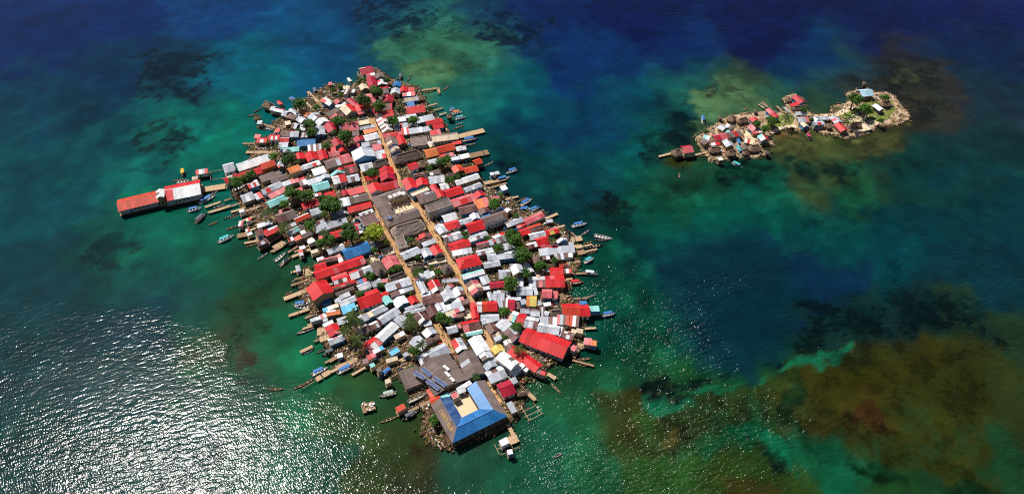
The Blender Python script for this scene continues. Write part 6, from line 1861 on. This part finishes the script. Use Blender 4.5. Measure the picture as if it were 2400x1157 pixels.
for i, (x, y, r_) in enumerate(PALMS):
    rad = r_ * mpp(y) * 1.2; hz = GZ + 3.2 + rad * .9; p = W(x, y, hz); rg = random.Random(i + 500)
    nb = neigh(p.x, p.y); lm = landmark(p.x, p.y); nbs = nb[0] if nb[0] == nb[1] else f'{nb[0]} and {nb[1]}'
    t_ = thing('palm_tree', (p.x, p.y, GZ if on_land(p.x, p.y) else 0), rg.uniform(0, 6), f'coconut palm with drooping fronds beside {nbs} roofs near {lm}', 'palm tree', 'palms among the houses')
    v, f = [], []; q = Vector((0, 0, 0)); lean = Vector((rg.uniform(-.6, .6), rg.uniform(-.6, .6), 0)); H_ = hz - GZ
    pr = -lean
    for k in range(6):
        s0, s1 = k / 6, (k + 1) / 6; limb(v, f, -lean * (1 - s0) ** 2 + Vector((0, 0, H_ * s0)), -lean * (1 - s1) ** 2 + Vector((0, 0, H_ * s1)), .2 - .08 * s0, .2 - .08 * s1)
    add('trunk', mesh('palm_trunk', v, f, [M_BARK]), t_)
    for k in range(15):
        add('frond', FROND, t_, (0, 0, H_), (rg.uniform(-.2, .2), rg.uniform(-.45, .35), 2 * math.pi * k / 15 + rg.uniform(-.2, .2)), (rad, rad, rad * rg.uniform(.8, 1.1)))

# ------------------------------------------------------------------ uncounted clutter: debris, rubble, undergrowth
def boxes_stuff(name, P, S, A, mats, mi, label, tilt=.15):
    n = len(P); c = np.array([(x, y, z) for z in (-.5, .5) for y in (-.5, .5) for x in (-.5, .5)])
    v = c[None] * S[:, None, :]
    v[:, :, 2] += v[:, :, 0] * RNG.normal(0, tilt, n)[:, None]
    ca_, sa_ = np.cos(A)[:, None], np.sin(A)[:, None]
    X = v[:, :, 0] * ca_ - v[:, :, 1] * sa_ + P[:, 0:1]; Y = v[:, :, 0] * sa_ + v[:, :, 1] * ca_ + P[:, 1:2]; Z = v[:, :, 2] + P[:, 2:3]
    co = np.stack([X, Y, Z], 2).reshape(-1, 3)
    q = np.array([(0, 2, 3, 1), (4, 5, 7, 6), (0, 1, 5, 4), (2, 6, 7, 3), (0, 4, 6, 2), (1, 3, 7, 5)])
    F_ = (q[None] + 8 * np.arange(n)[:, None, None]).reshape(-1, 4)
    me = bpy.data.meshes.new(name); me.vertices.add(8 * n); me.vertices.foreach_set('co', co.ravel()); me.loops.add(F_.size); me.loops.foreach_set('vertex_index', F_.ravel())
    me.polygons.add(len(F_)); me.polygons.foreach_set('loop_start', np.arange(0, F_.size, 4)); me.polygons.foreach_set('material_index', np.repeat(mi, 6).astype(np.int32))
    for a in mats: me.materials.append(a)
    me.update(); me.validate()
    return tag(add(name, me), label, None, None, 'stuff')
hx = np.array([[h['x'], h['y'], h['a'], h['L'], h['Wd']] for h in HOUSES] + [[q_[0].location.x, q_[0].location.y, q_[2], q_[4], q_[5]] for q_ in (BS, BL)])
def free_of_houses(x, y, mg=.1):
    dx = x - hx[:, 0]; dy = y - hx[:, 1]; ca_, sa_ = np.cos(hx[:, 2]), np.sin(hx[:, 2])
    return not np.any((np.abs(dx * ca_ + dy * sa_) < hx[:, 3] / 2 + mg) & (np.abs(-dx * sa_ + dy * ca_) < hx[:, 4] / 2 + mg))
SP_ = [W(*p, GZ) for p in EAST + WEST]
def segs(pl): q = [W(*p, GZ) for p in pl]; return list(zip(q[:-1], q[1:]))
SEG = segs(EAST) + segs(WEST)
def street_d(x, y):
    best = 1e9
    for a, b_ in SEG:
        ab = b_ - a; t_ = max(0, min(1, ((x - a.x) * ab.x + (y - a.y) * ab.y) / (ab.x ** 2 + ab.y ** 2))); best = min(best, math.hypot(x - a.x - ab.x * t_, y - a.y - ab.y * t_))
    return best
dm = [M_WOOD2, M_WOOD, M_POST, M_FRAME, ROOF['k'], ROOF['r'], M_CONC, CAN['b'], ROOF['c']]
rg = random.Random(99); P = []; S = []; A = []; MI = []; U = []
for sh, cnt in ((SH[0], 9000), (SH[1], 700)):
    X = [p[0] for p in sh]; Y = [p[1] for p in sh]; k = 0; tr = 0
    while k < cnt and tr < cnt * 8:
        tr += 1; x = rg.uniform(min(X), max(X)); y = rg.uniform(min(Y), max(Y))
        if not inside(sh, x, y) or not free_of_houses(x, y): continue
        if street_d(x, y) < 1.9: continue
        k += 1
        if rg.random() < .22: U.append((x, y)); continue
        if rg.random() < .55: s = (rg.uniform(.8, 2.8), rg.uniform(.12, .3), rg.uniform(.06, .2))
        else: s = (rg.uniform(.25, .9), rg.uniform(.25, .8), rg.uniform(.15, .7))
        P.append((x, y, GZ + s[2] / 2 + .02)); S.append(s); A.append(rg.uniform(0, 6.28)); MI.append(rg.choices(range(9), (13, 24, 30, 7, 9, 3, 6, 2, 5))[0])
boxes_stuff('yard_clutter', np.array(P), np.array(S), np.array(A), dm, np.array(MI), 'planks, crates and scrap lying in the yards between the houses')
P = []; S = []; A = []
for sh in SH:
    for (x, y) in sh:
        for k in range(5 if sh is SH[0] else 3):
            s = rg.uniform(.25, .8); P.append((x + rg.gauss(0, .8), y + rg.gauss(0, .8), rg.uniform(0, .7))); S.append((s, s * rg.uniform(.6, 1), s * rg.uniform(.5, .9))); A.append(rg.uniform(0, 6.28))
boxes_stuff('shore_rubble', np.array(P), np.array(S), np.array(A), [M_ROCK, M_WOOD], (RNG.random(len(P)) < .3).astype(int), 'coral rubble along the shorelines', .4)
# undergrowth tufts
q = []
for (x, y) in U:
    n = 9; c = np.array([x, y, GZ + .25]); q.append(c + RNG.normal(size=(n, 3)) * np.array([.45, .45, .22]))
q = np.concatenate(q); nn = RNG.normal(size=q.shape) * .5 + np.array([0, 0, 1])
tag(add('undergrowth', leaf_mesh('undergrowth', q, nn, RNG.uniform(.16, .34, len(q)), M_LEAF, RNG, RNG.random(len(q)))), 'low green weeds and shrubs growing in the yards', None, None, 'stuff')

# ------------------------------------------------------------------ water tanks in the yards
TANK = cyl(10, 'water_tank', M_FRAME, .5, .46)
TM = [M_FRAME, CAN['b'], M_DARK]; TN = ['white', 'blue', 'black']
k = 0; rg = random.Random(4)
for h in HOUSES:
    if k >= 90: break
    if not h['land'] or rg.random() < .72: continue
    th = rg.choice((0, math.pi / 2, math.pi, -math.pi / 2)); e = (h['L'] if abs(math.cos(th)) > .5 else h['Wd']) / 2 + .55
    x, y = h['x'] + math.cos(h['a'] + th) * e, h['y'] + math.sin(h['a'] + th) * e
    if not free_of_houses(x, y, .25) or not on_land(x, y) or street_d(x, y) < 1.6: continue
    j = rg.choices((0, 1, 2), (6, 2, 1))[0]; s = rg.uniform(.8, 1.15)
    t_ = thing('water_tank', (x, y, GZ), 0, f'{TN[j]} plastic water tank beside {cols(h)[0]} roofed building near {landmark(x, y)}', 'water tank', 'water tanks beside the houses')
    add('tank_body', TANK, t_, (0, 0, 0), (0, 0, 0), (s, s, s * 1.25), TM[j]); add('tank_lid', TANK, t_, (0, 0, s * 1.25), (0, 0, 0), (s * .4, s * .4, .12), TM[j]); k += 1

# ------------------------------------------------------------------ satellite dishes and poles
def dish(px, py, z, label):
    p = W(px, py, z); t_ = thing('satellite_dish', p, 2.2, label, 'dish', 'satellite dishes on roofs'); v, f = [], []; n = 12
    for j in range(4):
        r_ = .9 * j / 3
        for i in range(n): th = 2 * math.pi * i / n; v.append((r_ * math.cos(th), r_ * math.sin(th), .35 * (r_ / .9) ** 2))
    for j in range(3):
        for i in range(n): a = j * n + i; b_ = j * n + (i + 1) % n; f.append((a, b_, b_ + n, a + n))
    m_ = mesh('dish_bowl', v, f, [M_FRAME]); o = add('bowl', m_, t_, (0, 0, 1.2), (R(50), 0, 0)); add('mast', POST, t_, (0, 0, -.1), (0, 0, 0), (.1, .1, 1.4)); add('feed_arm', POST, t_, (0, -.2, 1.3), (R(40), 0, 0), (.05, .05, .9))
for x, y in ((430, 430), (545, 570), (640, 560)):
    a = e3(x, y); dish(a[0], a[1], GZ + 4.3, 'white satellite dish standing on the brown school roof')
rg = random.Random(8)
for (x, y) in ((868, 280), (912, 370), (989, 482), (1017, 530), (1043, 585), (1077, 640), (1123, 742), (885, 515), (940, 600), (1010, 735), (851, 430)):
    p = W(x, y, GZ); t_ = thing('utility_pole', (p.x + 1.3, p.y, GZ), 0, f'slim wooden utility pole beside the sandy street near {landmark(p.x, p.y)}', 'pole', 'utility poles along the streets')
    add('shaft', POST, t_, (0, 0, 0), (0, 0, 0), (.18, .18, 7)); box('crossarm', t_, 0, 0, 6.5, 1.4, .1, .1, M_POST)

# ------------------------------------------------------------------ people
def person_mesh(stride):
    v = [(0, 0, .95), (0, 0, 1.2), (0, 0, 1.42), (0, 0, 1.52), (0, .02, 1.66), (.1, 0, .88), (.11, stride, .5), (.11, stride * 1.5 - .03, .07), (.11, stride * 1.5 + .12, .03), (-.1, 0, .88), (-.11, -stride, .5), (-.11, -stride * 1.2 - .05, .07), (-.11, -stride * 1.2 + .1, .03), (.19, 0, 1.4), (.25, -stride * .6, 1.12), (.25, -stride * .3 + .08, .86), (-.19, 0, 1.4), (-.25, stride * .6, 1.12), (-.25, stride * .8 + .08, .86), (0, .03, 1.76)]
    e = [(0, 1), (1, 2), (2, 3), (3, 4), (4, 19), (0, 5), (5, 6), (6, 7), (7, 8), (0, 9), (9, 10), (10, 11), (11, 12), (2, 13), (13, 14), (14, 15), (2, 16), (16, 17), (17, 18)]
    rad = [.15, .15, .16, .06, .105, .1, .075, .05, .04, .1, .075, .05, .04, .065, .05, .035, .065, .05, .035, .085]
    me = bpy.data.meshes.new('person'); me.from_pydata(v, e, []); o = bpy.data.objects.new('person_build', me); COL.objects.link(o)
    md = o.modifiers.new('s', 'SKIN'); 
    for i, r_ in enumerate(rad): me.skin_vertices[0].data[i].radius = (r_, r_ * .8)
    me.skin_vertices[0].data[0].use_root = True
    sb = o.modifiers.new('d', 'SUBSURF'); sb.levels = 1
    dg = bpy.context.evaluated_depsgraph_get(); dg.update()
    res = bpy.data.meshes.new_from_object(o.evaluated_get(dg)); bpy.data.objects.remove(o)
    res.materials.clear(); return res
M_SKIN = plain('skin', (0.22, 0.11, 0.06), .7, .1); M_HAIR = plain('hair', (0.012, 0.01, 0.009), .6, .1)
CL = [('red', plain('shirt_red', (0.5, 0.03, 0.03))), ('white', plain('shirt_white', (0.75, 0.75, 0.73))), ('blue', plain('shirt_blue', (0.04, 0.12, 0.4))), ('yellow', plain('shirt_yellow', (0.7, 0.42, 0.04))), ('dark', plain('shirt_dark', (0.03, 0.03, 0.04)))]
PT = plain('trousers', (0.04, 0.05, 0.08))
PM = {}
for st in (0.0, .14):
    src = person_mesh(st)
    for cn_, cm in CL:
        q = src.copy(); 
        for a in (M_SKIN, cm, PT, M_HAIR): q.materials.append(a)
        for pl in q.polygons:
            z = pl.center.z; x = abs(pl.center.x)
            pl.material_index = 3 if z > 1.7 else (0 if z > 1.48 or (x > .2 and z < 1.2) else (1 if z > .95 else (2 if z > .3 else 0))); pl.use_smooth = True
        PM[(st, cn_)] = q
rg = random.Random(21)
PPL = [(e3(x, y), 'in the courtyard of the brown school', GZ + .065) for x, y in ((545, 405), (612, 432), (698, 410), (715, 440), (800, 372), (815, 405), (690, 505), (752, 482), (660, 470), (850, 380))]
PPL += [(e3(x, y), 'on the wider sandy street near the brown school', GZ + .015) for x, y in ((1130, 665), (1150, 645), (1175, 680), (1215, 760), (1265, 960), (1322, 945), (1345, 962), (1165, 790))]
for (x, y) in ((913, 367), (917, 370), (934, 602), (940, 610), (1072, 647), (1074, 650), (967, 662), (1120, 740), (1134, 782), (895, 330), (1037, 590), (905, 350), (841, 402), (848, 418), (1096, 690), (1020, 758)):
    PPL.append(((x, y), f'on the sandy street near {landmark(W(x, y).x, W(x, y).y)}', GZ + .015))
for pl_ in (EAST, WEST):
    for (xa, ya), (xb, yb) in zip(pl_[:-1], pl_[1:]):
        for k in range(2):
            f_ = rg.random(); x, y = xa + (xb - xa) * f_ + rg.uniform(-5, 5), ya + (yb - ya) * f_
            if rg.random() < .75: PPL.append(((x, y), f'on the sandy street near {landmark(W(x, y).x, W(x, y).y)}', GZ + .015))
for (px_, where, z) in PPL:
    st = rg.choice((0.0, .14)); cn_ = rg.choice(CL)[0]; p = W(px_[0], px_[1], z)
    o = add('person', PM[(st, cn_)], None, (p.x, p.y, z), (0, 0, rg.uniform(0, 6.28)), (1, 1, rg.uniform(.9, 1.03)))
    tag(o, f'person in {cn_} shirt {"walking" if st else "standing"} {where}', 'person', 'people in the streets and courtyard')
# the painted letters lie on the outer slope of the blue school's wing
t_, loc, ang, s, LW_, D, z0, z1 = BL
tm = plain('faded_yellow_paint', (0.6, 0.36, 0.06), .8, .3)
tc.materials.append(tm)
lt_ = bpy.data.objects.new('text_build', tc); COL.objects.link(lt_); dg = bpy.context.evaluated_depsgraph_get(); dg.update()
lm_ = bpy.data.meshes.new_from_object(lt_.evaluated_get(dg)); bpy.data.objects.remove(lt_)
lo = bpy.data.objects.new('roof_lettering', lm_); COL.objects.link(lo); lo.parent = t_
q = loc(1.75, D * .50, z0 + (z1 - z0) * .5 + .07)
lo.location = q; lo.rotation_euler = (math.atan2(z1 - z0, 3.5), 0, -math.pi / 2 * s)
